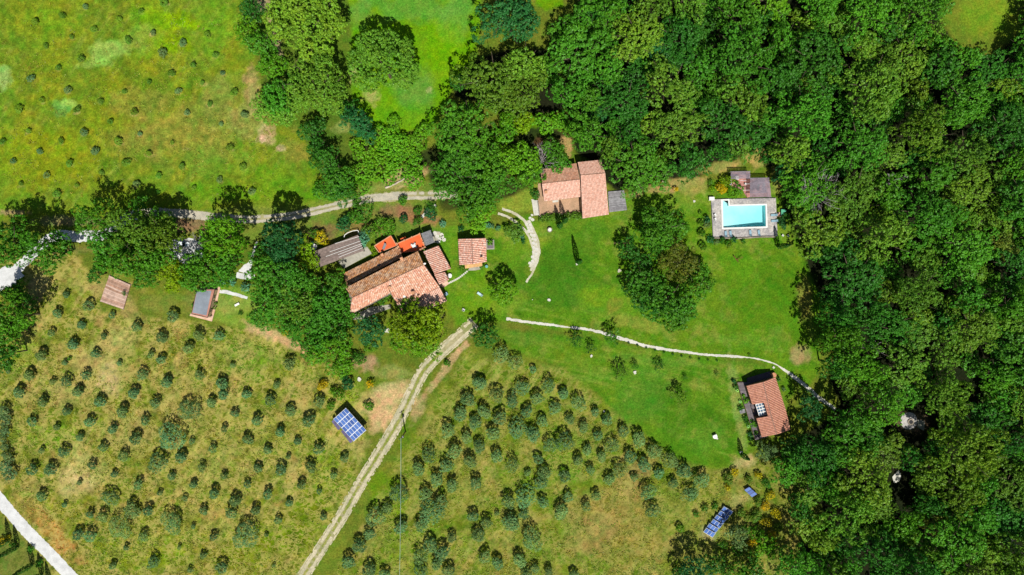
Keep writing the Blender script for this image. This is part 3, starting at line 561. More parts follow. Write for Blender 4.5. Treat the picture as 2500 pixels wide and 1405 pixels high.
proto('sparse', 2.8, 4.6, 3, nlobe=10, lobe=.26, tuft_d=1.8, leaf=.26, per=7, tuft_r=.36, zc=.6, rv=.36, spread=.85, tr=.09, twigs=4, fork=.25)

def cypress_mesh(h, R, name='crown'):
    n = int(900 * h * R / 8); z = RNG.random(n) ** .9 * h; a = RNG.random(n) * 6.283; pr = np.sin(np.clip(z / h, 0.02, 1) ** .55 * math.pi * .98) ** .7 * R
    P = np.stack([np.cos(a) * pr, np.sin(a) * pr, z + .2], 1) * 1.; P[:, :2] *= RNG.uniform(.75, 1.08, (n, 1))
    N = np.stack([np.cos(a), np.sin(a), np.full(n, .5)], 1) + RNG.normal(size=(n, 3)) * .4
    return leafmesh(name, P, N, .26, RNG.random((n, 2)))
PROTO['cypress'] = [(.75, hh, hh / 2, cypress_mesh(hh, .8), trunk('trunk', hh, .12, .1, 2)) for hh in (7., 9.5, 12.)]

COLS = {'green': (72, 132, 28), 'dark green': (52, 110, 28), 'bluish green': (44, 106, 50), 'bright green': (92, 150, 22), 'yellow-green': (116, 154, 14),
        'olive green': (92, 132, 34), 'grey-green': (92, 126, 74), 'brownish': (104, 120, 38), 'yellow': (200, 180, 16), 'light green': (104, 150, 40), 'silvery teal': (96, 160, 120)}
PLANTS = []
DENSE = []
def plant(kind, px, py, rpx, color='green', name='broadleaf_tree', noun='tree', cat='tree', group=None, hk=1., ground=False, jitter=.14, word=None, whole=False, mult=1., sq=.06):
    R = rpx * K * .94
    L = PROTO[kind]; best = min(abs(math.log(p[0] / R)) for p in L)
    c = [p for p in L if abs(math.log(p[0] / R)) < best + .04]; R0, h0, zc0, cm, tm = random.choice(c)
    s = R / R0
    if kind == 'cypress': s = 1.; hk = 1.; R0, h0, zc0, cm, tm = min(L, key=lambda p: abs(p[1] - rpx))
    sz = s * hk; base = W(px, py, 0 if ground else zc0 * sz); base.z = 0
    rz = random.uniform(0, 6.28)
    col = lin(COLS[color], 1.0 * mult); j = random.uniform(1 - jitter, 1 + jitter); jr = random.uniform(1 - jitter, 1 + jitter)
    col = (col[0] * j * jr, col[1] * j, col[2] * j * (2 - jr), 1)
    if whole:
        r = bpy.data.objects.new(name, cm); COL.objects.link(r); crown_o = r
    else:
        r = bpy.data.objects.new(name, None); COL.objects.link(r); r.empty_display_size = .5
        for nm, me in (('trunk', tm), ('crown', cm)):
            o = bpy.data.objects.new(nm, me); COL.objects.link(o); o.parent = r
        crown_o = o
    crown_o.color = col
    r.location = base; r.rotation_euler = (0, 0, rz); r.scale = (s * random.uniform(1 - sq * .5, 1 + sq), s * random.uniform(1 - sq * .5, 1 + sq), sz)
    if cat: r['category'] = cat
    if group: r['group'] = group
    size = word or ('very large' if rpx > 75 else 'large' if rpx > 52 else 'medium' if rpx > 34 else 'small' if rpx > 18 else 'little')
    PLANTS.append([r, size, color, noun, cat, px, py, rpx])
    return r

# ---------------------------------------------------------------- big trees placed one by one
G1 = 'oaks around the upper meadow'
for a in [(745, 62, 98, 'light green'), (778, 215, 84, 'light green'), (686, 240, 46, 'green'), (937, 160, 92, 'light green')]: plant('compact', *a, name='oak_tree', noun='oak', group=G1, mult=1.2, hk=1.15)
for a in [(612, 30, 36, 'dark green'), (604, 78, 38, 'bright green'), (640, 115, 44, 'green'), (664, 168, 42, 'bright green'), (652, 272, 38, 'light green'), (694, 268, 40, 'light green'), (720, 205, 30, 'green'),
          (768, 322, 38, 'dark green'), (776, 362, 34, 'dark green'), (800, 402, 42, 'dark green'), (822, 440, 42, 'green'), (838, 474, 36, 'dark green'), (790, 470, 26, 'green'), (870, 292, 40, 'bluish green'), (896, 318, 30, 'bluish green'), (850, 268, 30, 'dark green')]:
    plant('oak', *a, name='hedgerow_tree', noun='hedgerow tree', group='trees of the field hedgerow', mult=1.1)
for a in [(895, 362, 55), (955, 352, 52), (1000, 360, 44), (992, 400, 50), (935, 412, 55), (885, 425, 42), (1025, 345, 26), (925, 330, 28), (880, 462, 26), (1010, 440, 30), (965, 305, 24), (1035, 320, 22)]:
    plant('shrub', *a, 'bright green', name='thicket_bush', noun='bush', cat='bush', group='bright bushes of the thicket', mult=1.25, jitter=.1)
for a in [(1245, 45, 84, 'bluish green'), (1200, 205, 84, 'olive green'), (1275, 225, 60, 'olive green'), (1135, 322, 84, 'green'), (1105, 425, 64, 'green'), (1180, 400, 60, 'green'), (1150, 478, 60, 'green'), (1205, 450, 52, 'green'), (1170, 520, 40, 'bright green'), (1120, 365, 50, 'green'),
          (1240, 390, 42, 'bright green'), (1280, 402, 46, 'bright green'), (1290, 430, 36, 'green'), (1235, 330, 32, 'bright green'), (1275, 300, 30, 'yellow-green'), (1330, 300, 34, 'bright green'), (1370, 298, 26, 'bright green'), (1240, 292, 28, 'bright green'), (1350, 375, 34, 'green'), (1365, 402, 26, 'green'), (1165, 545, 24, 'bright green')]:
    plant('oak', *a, name='broadleaf_tree', noun='broadleaf tree', group='trees between the meadow and the houses', mult=1.1)
for a in [(28, 592, 58, 'green'), (105, 612, 56, 'green'), (150, 606, 32, 'green'), (60, 560, 34, 'olive green'), (235, 540, 52, 'green'), (268, 600, 46, 'green'), (330, 560, 54, 'olive green'), (395, 572, 52, 'olive green'), (270, 640, 38, 'green'), (330, 640, 50, 'green'), (385, 625, 44, 'green'), (345, 515, 30, 'green'), (355, 668, 34, 'green'), (400, 540, 34, 'green'),
          (238, 668, 22, 'dark green'), (430, 668, 36, 'yellow-green'), (425, 690, 24, 'yellow-green'), (495, 650, 44, 'green'), (520, 600, 36, 'green'), (548, 582, 58, 'bright green'), (560, 645, 36, 'green'), (500, 690, 34, 'green'), (470, 682, 30, 'green'), (540, 676, 28, 'green'), (370, 600, 36, 'green'), (300, 585, 40, 'green'),
          (35, 770, 56, 'green'), (15, 810, 46, 'green'), (18, 862, 40, 'dark green'), (38, 718, 30, 'dark green'), (70, 740, 22, 'dark green'), (50, 700, 18, 'green')]:
    plant('oak', *a, name='roadside_tree', noun='roadside tree', group='trees along the entrance road', mult=1.1, hk=1.4)
plant('compact', 690, 580, 52, 'bluish green', name='round_pine', noun='dense round pine', mult=.9, hk=1.45)
for a in [(746, 610, 22, 'yellow-green'), (758, 640, 26, 'yellow-green'), (738, 580, 16, 'yellow-green'), (640, 625, 30, 'green'), (655, 665, 46, 'green'), (705, 690, 54, 'green'), (655, 735, 50, 'green'), (640, 775, 36, 'green'), (725, 745, 50, 'olive green'), (690, 645, 36, 'bluish green'), (825, 690, 32, 'green'), (795, 735, 46, 'green'), (740, 800, 50, 'green'), (700, 790, 36, 'green'), (795, 800, 54, 'green'), (812, 858, 54, 'bright green'), (770, 850, 36, 'green'), (840, 890, 26, 'bright green'), (840, 770, 32, 'green'), (760, 700, 36, 'green'), (845, 735, 24, 'green'), (800, 780, 36, 'green')]:
    plant('oak', *a, name='garden_tree', noun='garden tree', group='trees crowding the farmhouse on its left', mult=1.1)
for a in [(1010, 800, 60, 'yellow-green'), (1050, 790, 50, 'yellow-green'), (1000, 760, 32, 'bright green'), (1035, 840, 46, 'bright green'), (985, 835, 32, 'bright green')]: plant('oak', *a, name='garden_tree', noun='broad garden tree', group='trees below the farmhouse', mult=.95)
plant('oak', 908, 812, 40, 'bluish green', name='fig_tree', noun='dense garden tree'); plant('oak', 1180, 818, 36, 'dark green', name='lawn_tree', noun='garden tree beside the track')
plant('compact', 1228, 710, 36, 'bright green', name='lawn_tree', noun='round tree alone on the lawn', hk=1.0, mult=1.0)
plant('oak', 1252, 565, 26, 'olive green', name='garden_tree', noun='bushy garden tree', hk=.6)
for a in [(1615, 555, 56, 'green'), (1580, 560, 34, 'green'), (1655, 560, 30, 'green'), (1535, 612, 30, 'dark green'), (1565, 640, 28, 'dark green'), (1600, 610, 30, 'green'), (1570, 690, 46, 'green'), (1625, 735, 60, 'green'), (1690, 710, 46, 'green'), (1640, 775, 42, 'green'), (1590, 740, 44, 'dark green'), (1700, 660, 32, 'green'), (1675, 755, 40, 'green'), (1545, 705, 30, 'dark green'), (1720, 690, 24, 'green')]:
    plant('oak', *a, name='lawn_tree', noun='lawn tree', group='clump of trees on the lawn', mult=1.0)
plant('pine', 1660, 638, 50, 'brownish', name='umbrella_pine', noun='flat-topped umbrella pine', mult=.8)
# dark trees at the lower edge by the solar arrays
for a in [(1700, 1388, 40, 'bluish green'), (1660, 1405, 26, 'dark green'), (1745, 1375, 30, 'dark green'), (1800, 1310, 32, 'grey-green'), (1790, 1395, 34, 'green'), (1840, 1390, 36, 'green'), (1870, 1320, 24, 'bright green')]:
    plant('oak', *a, name='broadleaf_tree', noun='broadleaf tree', group='trees at the lower edge of the grove')
for a in [(2036, 770, 46, 'dark green'), (2040, 830, 50, 'green'), (2036, 888, 42, 'dark green')]: plant('oak', *a, name='woodland_tree', noun='tall edge tree', group='tall trees on the wood edge', hk=1.6, mult=1.1)
plant('oak', 1972, 995, 34, 'bluish green', name='broadleaf_tree', noun='shady tree beside the timber house', hk=1.2); plant('oak', 1935, 1080, 30, 'dark green', name='broadleaf_tree', noun='tree below the timber house')
plant('oak', 1868, 1100, 26, 'grey-green', name='broadleaf_tree', noun='greyish tree below the timber house')
for y in range(1005, 1165, 22): plant('oak', random.uniform(-4, 14) + (y - 1005) * .1, y, random.uniform(11, 18), 'grey-green', name='field_edge_bush', noun='bush', cat='bush', group='bushes along the left field edge', hk=.7)

# the wood on the right: big crowns first, then smaller ones into the gaps
def fill_forest():
    out = []
    def ok(x, y, r):
        if math.hypot(x - 2234, y - 1080) < r + 12 or math.hypot(x - 2202, y - 1215) < r + 14 or math.hypot(x - 2196, y - 1190) < r + 10 or math.hypot(x - 2222, y - 1030) < r + 18 or math.hypot(x - 2190, y - 1165) < r + 12 or math.hypot(x - 2250, y - 1035) < r + 8: return False
        if math.hypot(x - 1200, y - 205) < 84 * .8 + r * .4 or math.hypot(x - 1275, y - 225) < 60 * .8 + r * .4: return False
        return True
    for rmin, rmax, tries, ov in ((58, 80, 1500, .80), (42, 58, 5000, .74), (30, 42, 9000, .70)):
        xs = RNG.uniform(1090, 2560, tries); ys = RNG.uniform(-50, 1450, tries); rs = RNG.uniform(rmin, rmax, tries)
        S = sdf(xs, ys, FOREST)
        for x, y, r, s in zip(xs, ys, rs, S):
            if s < r * .62 or not ok(x, y, r): continue
            if any((x - a) ** 2 + (y - b) ** 2 < ((r + c) * ov) ** 2 for a, b, c in out): continue
            if len(out) < 235: out.append((x, y, r))
    xs = RNG.uniform(1090, 2530, 16000); ys = RNG.uniform(-20, 1420, 16000); S = sdf(xs, ys, FOREST)
    for x, y, s in zip(xs, ys, S):
        r = RNG.uniform(24, 36)
        if s < r * .45 or not ok(x, y, r) or len(out) >= 298: continue
        if any((x - a) ** 2 + (y - b) ** 2 < (c * .8 + 4) ** 2 for a, b, c in out): continue
        out.append((x, y, r))
    print('forest', len(out)); return out
for x, y, r in fill_forest():
    n = float(vnoise(np.array([x]), np.array([y]), 180, 40, 2)[0]); t = random.random()
    if x < 1950 and y < 500:
        c = 'green' if t < .48 else 'dark green' if t < .66 else 'bluish green' if t < .68 else 'olive green' if t < .88 else 'light green' if t < .97 else 'bright green'; mu = 1.12
    else:
        c = 'dark green' if t < .24 else 'olive green' if t < .52 else 'green' if t < .86 else 'bluish green' if t < .875 else 'light green' if t < .965 else 'yellow-green' if t < .985 else 'brownish'; mu = 1.14
    if c in ('yellow-green', 'brownish') and r > 40: c = 'olive green'
    plant('oak', x, y, r, c, name='woodland_tree', noun='woodland tree', group='trees of the wood', hk=random.uniform(.68, 1.42), mult=mu * (.9 + .25 * n), jitter=.13, sq=.22)

# ---------------------------------------------------------------- olives
def zl(ox, oy, s, pts): return [(ox + x / s, oy + y / s) for x, y in pts]
SZ = 2.927
for x, y in TL: plant('olive', x, y + 2, random.uniform(5, 9), random.choice(['grey-green', 'olive green', 'olive green']), name='young_olive_tree', noun='young olive', cat='olive tree', group='young olives in the upper left meadow', whole=True, word='small', hk=.85, mult=1.25, sq=.3, jitter=.2)
def tufts():
    n = 40000; x = RNG.uniform(-60, 2000, n); y = RNG.uniform(-40, 1440, n)
    LGp = [(-400, 690), (230, 760), (520, 800), (600, 810), (760, 880), (880, 960), (890, 1080), (830, 1200), (700, 1430), (210, 1430), (-60, 1130)]
    RGp = [(1190, 890), (1380, 910), (1500, 1010), (1650, 1140), (1870, 1180), (1890, 1430), (790, 1430), (1020, 1090), (1100, 960)]
    TLp = [(-400, -60), (580, -60), (625, 290), (730, 340), (820, 470), (600, 500), (-60, 490)]
    dl = np.maximum(sdf(x, y, LGp), sdf(x, y, RGp)); dt = sdf(x, y, TLp)
    c = vnoise(x, y, 60, 31, 3); keep = ((dl > 6) & (RNG.random(n) < np.clip((c - .3) * 3, .12, 1))) | ((dt > 6) & (RNG.random(n) < np.clip((c - .45) * 1.6, .03, .4)))
    x = x[keep]; y = y[keep]; n = len(x); k = 7
    r = RNG.uniform(.15, .5, (n, 1, 1)); o = RNG.normal(size=(n, k, 3)) * r * np.array([1, 1, .1]); o[..., 2] = np.abs(o[..., 2]) + .08 + r[..., 0] * .3 * RNG.random((n, k))
    P = np.stack([(x - 1250) * K, (702.5 - y) * K, np.zeros(n)], 1)[:, None] + o
    N = RNG.normal(size=(n * k, 3)) * .6 + np.array([0, 0, .8]); T = np.stack([np.repeat(RNG.random(n), k) * .7 + RNG.random(n * k) * .3, np.repeat(np.clip(vnoise(x, y, 40, 33, 2) * 1.6 - .3, 0, 1), k)], 1)
    me = leafmesh('rough_grass', P.reshape(-1, 3), N, .24, T, 1.9); o = bpy.data.objects.new('rough_grass', me); COL.objects.link(o); o.color = (*lin((146, 160, 58), .9), 1); tag(o, kind='stuff')
tufts()
s_, n_, b_, l_, x_ = 8, 12, 16, 24, 34
LG = [(zl(0, 460, SZ, [p[:2]])[0], p[2]) for p in [(480, 755, 10), (640, 835, n_), (415, 890, 11), (805, 902, 10), (585, 972, n_), (980, 982, n_), (370, 1032, n_), (750, 1053, n_), (1160, 1060, 15), (1240, 912, 15), (1425, 1045, 20), (1570, 1048, 16), (525, 1108, 15), (1350, 1140, 14), (685, 1178, 13), (1085, 1188, 13), (1155, 1220, 12), (300, 1188, 14), (465, 1242, s_), (215, 1328, 15), (1020, 1325, 16), (615, 1328, 13), (1430, 1330, 16), (480, 1373, 18), (1195, 1378, 14), (380, 1378, 10), (1590, 1385, 14), (855, 1247, 7), (1665, 1262, 7), (60, 1307, 7)]]
LG += [(zl(0, 925, SZ, [p[:2]])[0], p[2]) for p in [(140, 90, 14), (310, 155, 17), (560, 85, 13), (480, 228, 12), (720, 158, 14), (235, 298, 14), (645, 303, 15), (410, 342, 10), (810, 353, 14), (960, 98, 13), (880, 230, 15), (1115, 170, 15), (1045, 295, 13), (575, 413, 10), (975, 425, 15), (740, 485, 12), (300, 508, 9), (455, 515, 17), (890, 550, 16), (235, 640, 18), (365, 645, 20), (1360, 205, 36), (1240, 405, 35), (1140, 590, 27), (1515, 163, 13), (1600, 108, 15), (1595, 35, 14), (1765, 105, 12), (1685, 240, 13), (1605, 353, 12), (1840, 293, 14), (1775, 428, 14), (1525, 493, 13), (1295, 555, 14), (1375, 443, 7), (1445, 628, 12), (1230, 690, 12), (665, 613, 11), (820, 678, 9), (570, 738, 8), (990, 750, 12), (1385, 748, 13), (1605, 688, 11), (1770, 748, 10), (1845, 633, 12), (1535, 815, 14), (1145, 812, 7), (300, 833, 13), (800, 838, 22), (1685, 865, 14), (1460, 935, 12), (1060, 938, 12), (945, 920, 24), (1325, 852, 7), (650, 963, 12), (740, 980, 19), (860, 1055, 27), (1230, 1005, 37), (1655, 950, 19), (1830, 935, 12), (560, 1105, 13), (645, 1118, 17), (1030, 1115, 17), (1760, 1100, 38), (1385, 1052, 7), (1530, 1125, 11), (905, 1203, 8), (1285, 1203, 8), (1455, 1258, 10), (1100, 1300, 20), (1590, 1345, 15), (810, 1333, 9), (1360, 1363, 9), (465, 897, 7)]]
LG += [(zl(620, 925, SZ, [p[:2]])[0], p[2]) for p in [(120, 145, 19), (165, 38, 10), (265, 223, 13), (470, 155, 19), (395, 295, 17), (190, 373, 13), (315, 443, 9), (465, 495, 17), (100, 503, 12), (195, 645, 17), (250, 555, 7), (415, 623, 14), (650, 563, 12), (570, 683, 11), (470, 798, 10), (345, 755, 12), (100, 818, 13), (255, 883, 11), (175, 1003, 9), (500, 983, 10), (90, 1112, 7), (145, 1332, 6)]]
LG += [((709, 884), 18)]
for (x, y), r in LG: plant('olive', x - r * .05, y + r * .14, r * (.84 if r < 22 else 1.04) * random.uniform(.8, 1.12), 'grey-green', name='olive_tree', noun='olive tree', cat='olive tree', group='olives in the left grove', hk=1.1 if r < 22 else .85, mult=random.uniform(1.1, 1.5), sq=.2, jitter=.2)
RG = [(zl(620, 925, SZ, [p[:2]])[0], p[2]) for p in [(1615, 30, 19), (1735, 115, 22), (1535, 145, 20), (1475, 245, 20), (1645, 230, 20), (1385, 360, 20), (1580, 313, 18), (1755, 275, 20), (1520, 413, 17), (1705, 383, 20), (1430, 515, 21), (1610, 483, 18), (1245, 540, 22), (1735, 545, 18), (1545, 585, 20), (1375, 615, 20), (1175, 640, 20), (1305, 718, 18), (1225, 815, 19), (1415, 758, 18), (1585, 743, 19), (1035, 805, 28), (955, 920, 16), (875, 980, 26), (1335, 873, 20), (1270, 955, 34), (1050, 1055, 20), (830, 1103, 17), (750, 1193, 20), (1190, 1043, 19), (1565, 978, 18), (1660, 1023, 18), (1610, 1113, 19), (1415, 1133, 15), (680, 1303, 19), (825, 1362, 19), (935, 1392, 17), (1185, 1263, 22), (1260, 1183, 20), (1350, 1233, 21), (1650, 1268, 18), (1740, 1313, 18), (1200, 1373, 22), (1310, 1313, 17), (1390, 1363, 17), (1735, 957, 6), (1820, 873, 20), (1830, 1015, 22)]]
RG += [(zl(1240, 925, SZ, [p[:2]])[0], p[2]) for p in [(100, 65, 21), (295, 45, 21), (30, 155, 20), (210, 135, 18), (395, 103, 13), (135, 233, 14), (335, 203, 17), (505, 165, 22), (60, 345, 25), (245, 298, 16), (180, 395, 20), (445, 288, 15), (540, 343, 15), (300, 465, 22), (410, 445, 26), (825, 373, 16), (640, 402, 12), (935, 430, 21), (745, 470, 21), (1050, 510, 20), (875, 553, 18), (1155, 580, 22), (670, 553, 16), (565, 503, 12), (35, 615, 22), (970, 605, 20), (500, 578, 13), (215, 573, 12), (265, 665, 19), (235, 735, 19), (590, 648, 15), (795, 645, 22), (1265, 655, 21), (1075, 668, 13), (1385, 723, 23), (405, 693, 14), (140, 668, 8), (725, 713, 13), (900, 703, 9), (1180, 738, 15), (1300, 820, 23), (1000, 795, 22), (120, 835, 28), (560, 908, 15), (1035, 930, 21), (380, 945, 21), (630, 828, 15), (430, 842, 14), (255, 878, 13), (110, 963, 15), (30, 1015, 21), (175, 1145, 33), (85, 1293, 19), (195, 1352, 14), (290, 1377, 15), (620, 233, 11), (710, 293, 13), (130, 1392, 17), (470, 1392, 11)]]
RG += [((1225, 866), 22), ((1256, 882), 22), ((1170, 932), 19), ((1301, 902), 9)]
for (x, y), r in RG: plant('olive', x, y + r * .1, r * .95, 'grey-green', name='grove_olive_tree', noun='rounded olive tree', cat='olive tree', group='olives in the right grove', hk=1.0, mult=random.uniform(1.2, 1.6), sq=.14, jitter=.16)

# ---------------------------------------------------------------- shrubs and small trees
for a in [(842, 545, 22, 'bluish green', 3), (890, 520, 28, 'green', 3), (868, 530, 22, 'green', 3), (935, 555, 32, 'bright green', 3), (905, 565, 22, 'olive green', 3), (985, 490, 15, 'green', 2), (870, 495, 13, 'green', 2), (785, 580, 19, 'yellow', 2), (768, 572, 15, 'green', 2), (800, 600, 10, 'yellow', 1), (1052, 522, 18, 'bluish green', 2), (1020, 515, 12, 'green', 2), (1020, 540, 13, 'green', 2), (985, 535, 13, 'bluish green', 2),
          (890, 582, 20, 'silvery teal', 2), (910, 608, 9, 'yellow-green', 1), (914, 622, 8, 'yellow-green', 1), (945, 722, 14, 'bright green', 2), (930, 738, 10, 'green', 1), (872, 765, 9, 'light green', 1), (1080, 546, 9, 'silvery teal', 1), (1188, 548, 10, 'silvery teal', 1), (1200, 553, 9, 'silvery teal', 1), (1215, 558, 8, 'silvery teal', 1), (1274, 578, 9, 'silvery teal', 1), (1268, 558, 8, 'silvery teal', 1), (1278, 590, 8, 'bluish green', 1),
          (545, 690, 12, 'silvery teal', 1), (566, 688, 11, 'silvery teal', 1), (600, 700, 12, 'silvery teal', 1), (547, 698, 10, 'yellow-green', 1), (1132, 650, 14, 'olive green', 1), (1126, 560, 8, 'bluish green', 1), (1178, 650, 8, 'green', 1), (1196, 592, 8, 'bright green', 1), (1305, 475, 14, 'dark green', 2),
          (1605, 442, 12, 'yellow', 1), (1648, 462, 8, 'yellow', 1), (1758, 455, 12, 'yellow', 2), (1775, 442, 18, 'yellow-green', 2), (1765, 465, 12, 'yellow', 1), (1738, 462, 9, 'yellow-green', 1), (1795, 462, 22, 'bright green', 3), (1735, 445, 7, 'olive green', 1), (1725, 535, 11, 'bluish green', 1), (1726, 550, 9, 'grey-green', 1), (1735, 585, 10, 'bluish green', 1), (1748, 592, 9, 'grey-green', 1), (1762, 588, 10, 'dark green', 1), (1790, 585, 9, 'bluish green', 1), (1775, 594, 8, 'green', 1), (1815, 590, 8, 'green', 1), (1780, 598, 9, 'olive green', 1), (1910, 545, 14, 'bluish green', 2), (1918, 530, 12, 'dark green', 2),
          (880, 880, 14, 'green', 2), (905, 848, 16, 'bright green', 2), (868, 870, 13, 'green', 2), (905, 938, 10, 'yellow', 1), (908, 932, 8, 'yellow-green', 1), (788, 940, 14, 'yellow', 1), (850, 935, 20, 'bluish green', 2), (825, 960, 18, 'bright green', 2), (840, 920, 12, 'green', 2), (810, 990, 14, 'bright green', 2), (900, 992, 14, 'bright green', 2), (695, 812, 8, 'yellow', 1), (738, 845, 7, 'dark green', 1), (1093, 888, 10, 'green', 1), (475, 745, 7, 'green', 1), (588, 766, 6, 'dark green', 1),
          (1778, 1168, 16, 'olive green', 2), (1792, 1155, 11, 'yellow', 1), (1775, 1190, 9, 'yellow', 1), (1828, 1170, 10, 'olive green', 1), (1850, 1160, 11, 'yellow', 1), (1870, 1180, 13, 'green', 2), (1880, 1210, 13, 'yellow', 2), (1868, 1235, 13, 'yellow', 1), (1850, 1225, 12, 'olive green', 1), (1845, 1260, 15, 'olive green', 2), (1870, 1275, 14, 'yellow', 2), (1825, 1265, 12, 'olive green', 1), (1810, 1250, 13, 'olive green', 2), (1845, 1300, 18, 'bright green', 2), (1885, 1310, 16, 'yellow', 2), (1820, 1290, 12, 'green', 1), (1880, 1350, 16, 'bright green', 2), (1850, 1345, 18, 'bright green', 2), (1835, 1325, 12, 'yellow', 1), (1800, 1345, 15, 'green', 2), (1765, 1330, 12, 'green', 1), (1745, 1235, 9, 'green', 1), (1720, 1240, 10, 'olive green', 1), (1700, 1255, 8, 'green', 1), (1660, 1290, 13, 'bright green', 1), (1690, 1210, 9, 'olive green', 1), (1895, 1255, 14, 'yellow', 1), (1900, 1285, 12, 'olive green', 1),
          (1792, 932, 7, 'bluish green', 1), (1796, 944, 7, 'dark green', 1), (1808, 998, 7, 'dark green', 1), (1818, 1020, 7, 'dark green', 1), (1822, 1032, 6, 'dark green', 1), (1830, 1060, 7, 'bluish green', 1), (1832, 1072, 7, 'dark green', 1), (1822, 978, 9, 'bright green', 1), (1838, 1035, 10, 'bright green', 1), (1845, 1056, 6, 'bright green', 1), (1815, 968, 7, 'bright green', 1), (1900, 925, 7, 'dark green', 1), (1912, 950, 6, 'grey-green', 1), (1902, 1045, 9, 'dark green', 1), (20, 1315, 9, 'yellow', 1), (5, 1320, 9, 'yellow', 1), (30, 1330, 9, 'green', 1), (75, 1340, 9, 'green', 1), (95, 1375, 10, 'green', 1),
          (385, 470, 6, 'green', 1), (170, 875, 6, 'green', 1), (1705, 630, 5, 'green', 1)]:
    tiny = a[4] == 1
    plant('shrub', a[0], a[1], a[2], a[3], name='flowering_shrub' if a[3] == 'yellow' else 'garden_shrub', noun='flowering shrub' if a[3] == 'yellow' else 'shrub', cat='shrub', whole=tiny, group='shrubs about the estate', mult=.85 if a[3] in ('yellow', 'silvery teal') else .95)
for i, (x, y, r) in enumerate([(1709, 519, 6), (1710, 545, 8), (1713, 570, 10), (1716, 602, 11)]): plant('ball', x, y, r, 'bright green', name='clipped_shrub', noun='clipped dome shrub', cat='shrub', whole=True, group='clipped domes left of the pool', mult=.6, hk=1. if i else .8)
for i in range(15):   # clipped front hedge in two lengths below the guest house patio
    pass
for a in [(1404, 828, 22, 'dark green'), (1442, 850, 16, 'dark green'), (1512, 908, 24, 'olive green'), (1550, 893, 12, 'green'), (1607, 893, 16, 'dark green'), (1660, 968, 26, 'bright green'), (1495, 822, 26, 'green'), (1672, 922, 8, 'dark green'), (1750, 912, 7, 'dark green'), (1830, 868, 5, 'green'), (1700, 1165, 14, 'green'), (303, 716, 8, 'green'), (1868, 395, 14, 'dark green'), (880, 868, 12, 'green'), (1055, 505, 16, 'green')]:
    plant('sparse', *a, name='young_tree', noun='thin-leaved young tree', cat='tree', word='slender', group='young thin trees on the lawns', mult=.8)
for x, y, h, w_ in [(1410, 640, 12, 'lone'), (1365, 553, 9.5, 'pair'), (1377, 541, 9.5, 'pair'), (1899, 603, 9.5, 'pool'), (1810, 1109, 7, 'low'), (24, 1318, 9.5, 'r'), (44, 1335, 9.5, 'r'), (80, 1378, 9.5, 'r'), (103, 1402, 9.5, 'r'), (122, 1425, 9.5, 'r')]:
    plant('cypress', x, y, h, 'dark green', name='cypress_tree', noun='slim cypress', cat='cypress', ground=True, word='tall', mult=.7, group='slim cypresses')

# bare dead trees
def dead_tree(x, y, h, sp, label, seed, n=7, r=.16):
    random.seed(seed); b = W(x, y, h * .8); b.z = 0
    o = bpy.data.objects.new('dead_tree', trunk('dead_tree', h, r, sp, n, DEADW, .55, 6, .12)); COL.objects.link(o); o.location = b
    tag(o, label, 'dead tree')
dead_tree(2002, 470, 14.5, 6.6, 'bare silver-grey dead tree standing at the wood edge right of the pergolas', 3, 15, .24)
dead_tree(2293, 350, 12.5, 3.4, 'pale leafless dead tree with few branches deep in the upper right wood', 4, 5, .2)
dead_tree(2175, 445, 12, 2.6, 'thin grey leafless tree in the wood right of the large silver dead tree', 5, 5, .16)
dead_tree(475, 602, 7.5, 4.2, 'bare twiggy tree over the parked white car beside the entrance road', 6, 8, .14)
dead_tree(2142, 855, 11.5, 2.2, 'small bare grey treetop in the wood right of the wide lawn', 8, 6, .14)
dead_tree(2480, 1330, 11, 2.8, 'leafless grey branches by the right edge of the photo, near the bottom', 9, 5, .16)
dead_tree(1322, 392, 6.5, 4.6, 'big grey leafless bush leaning over the upper left of the guest house roof', 12, 12, .2)
dead_tree(1325, 372, 5.2, 3.4, 'grey leafless brush just above the larger one by the guest house', 13, 10, .12)
random.seed(21)

# ================================================================ buildings
def Q(ox, oy, s, z, *pts): return [W(ox + x / s, oy + y / s, z) for x, y in pts]
plaster = noisy('plaster', (206, 184, 150), .7, .18, 1.5, bump=.3, col2=(180, 156, 122))
stone = noisy('rubble_stone', (170, 160, 144), .7, .35, 2.2, bump=.7, dist=.1, col2=(134, 126, 112))
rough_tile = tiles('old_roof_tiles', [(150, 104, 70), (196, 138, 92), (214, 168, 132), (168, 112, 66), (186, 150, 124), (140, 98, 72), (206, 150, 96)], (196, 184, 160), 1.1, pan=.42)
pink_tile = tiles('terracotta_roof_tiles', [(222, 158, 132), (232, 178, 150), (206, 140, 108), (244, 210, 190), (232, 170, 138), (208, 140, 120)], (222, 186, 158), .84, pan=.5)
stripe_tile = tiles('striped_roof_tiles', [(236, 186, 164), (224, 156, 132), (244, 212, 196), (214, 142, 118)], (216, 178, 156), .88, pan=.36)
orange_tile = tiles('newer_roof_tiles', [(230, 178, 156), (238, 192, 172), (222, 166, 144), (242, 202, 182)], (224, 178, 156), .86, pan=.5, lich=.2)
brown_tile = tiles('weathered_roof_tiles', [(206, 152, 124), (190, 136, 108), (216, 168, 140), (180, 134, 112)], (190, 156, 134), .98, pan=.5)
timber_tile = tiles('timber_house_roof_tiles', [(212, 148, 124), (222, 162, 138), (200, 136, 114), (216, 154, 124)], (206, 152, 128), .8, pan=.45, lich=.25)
red_floor = noisy('red_terrace_tiles', (236, 112, 62), .78, .16, 2.5, bump=.1, col2=(222, 100, 56))
brickm = noisy('brick', (214, 140, 104), .74, .2, 3.)
cap = noisy('wall_capping', (230, 170, 130), .76, .2, 3.)
greyfelt = noisy('grey_felt', (150, 160, 172), .7, .12, 1.2, bump=.2, col2=(134, 144, 156))
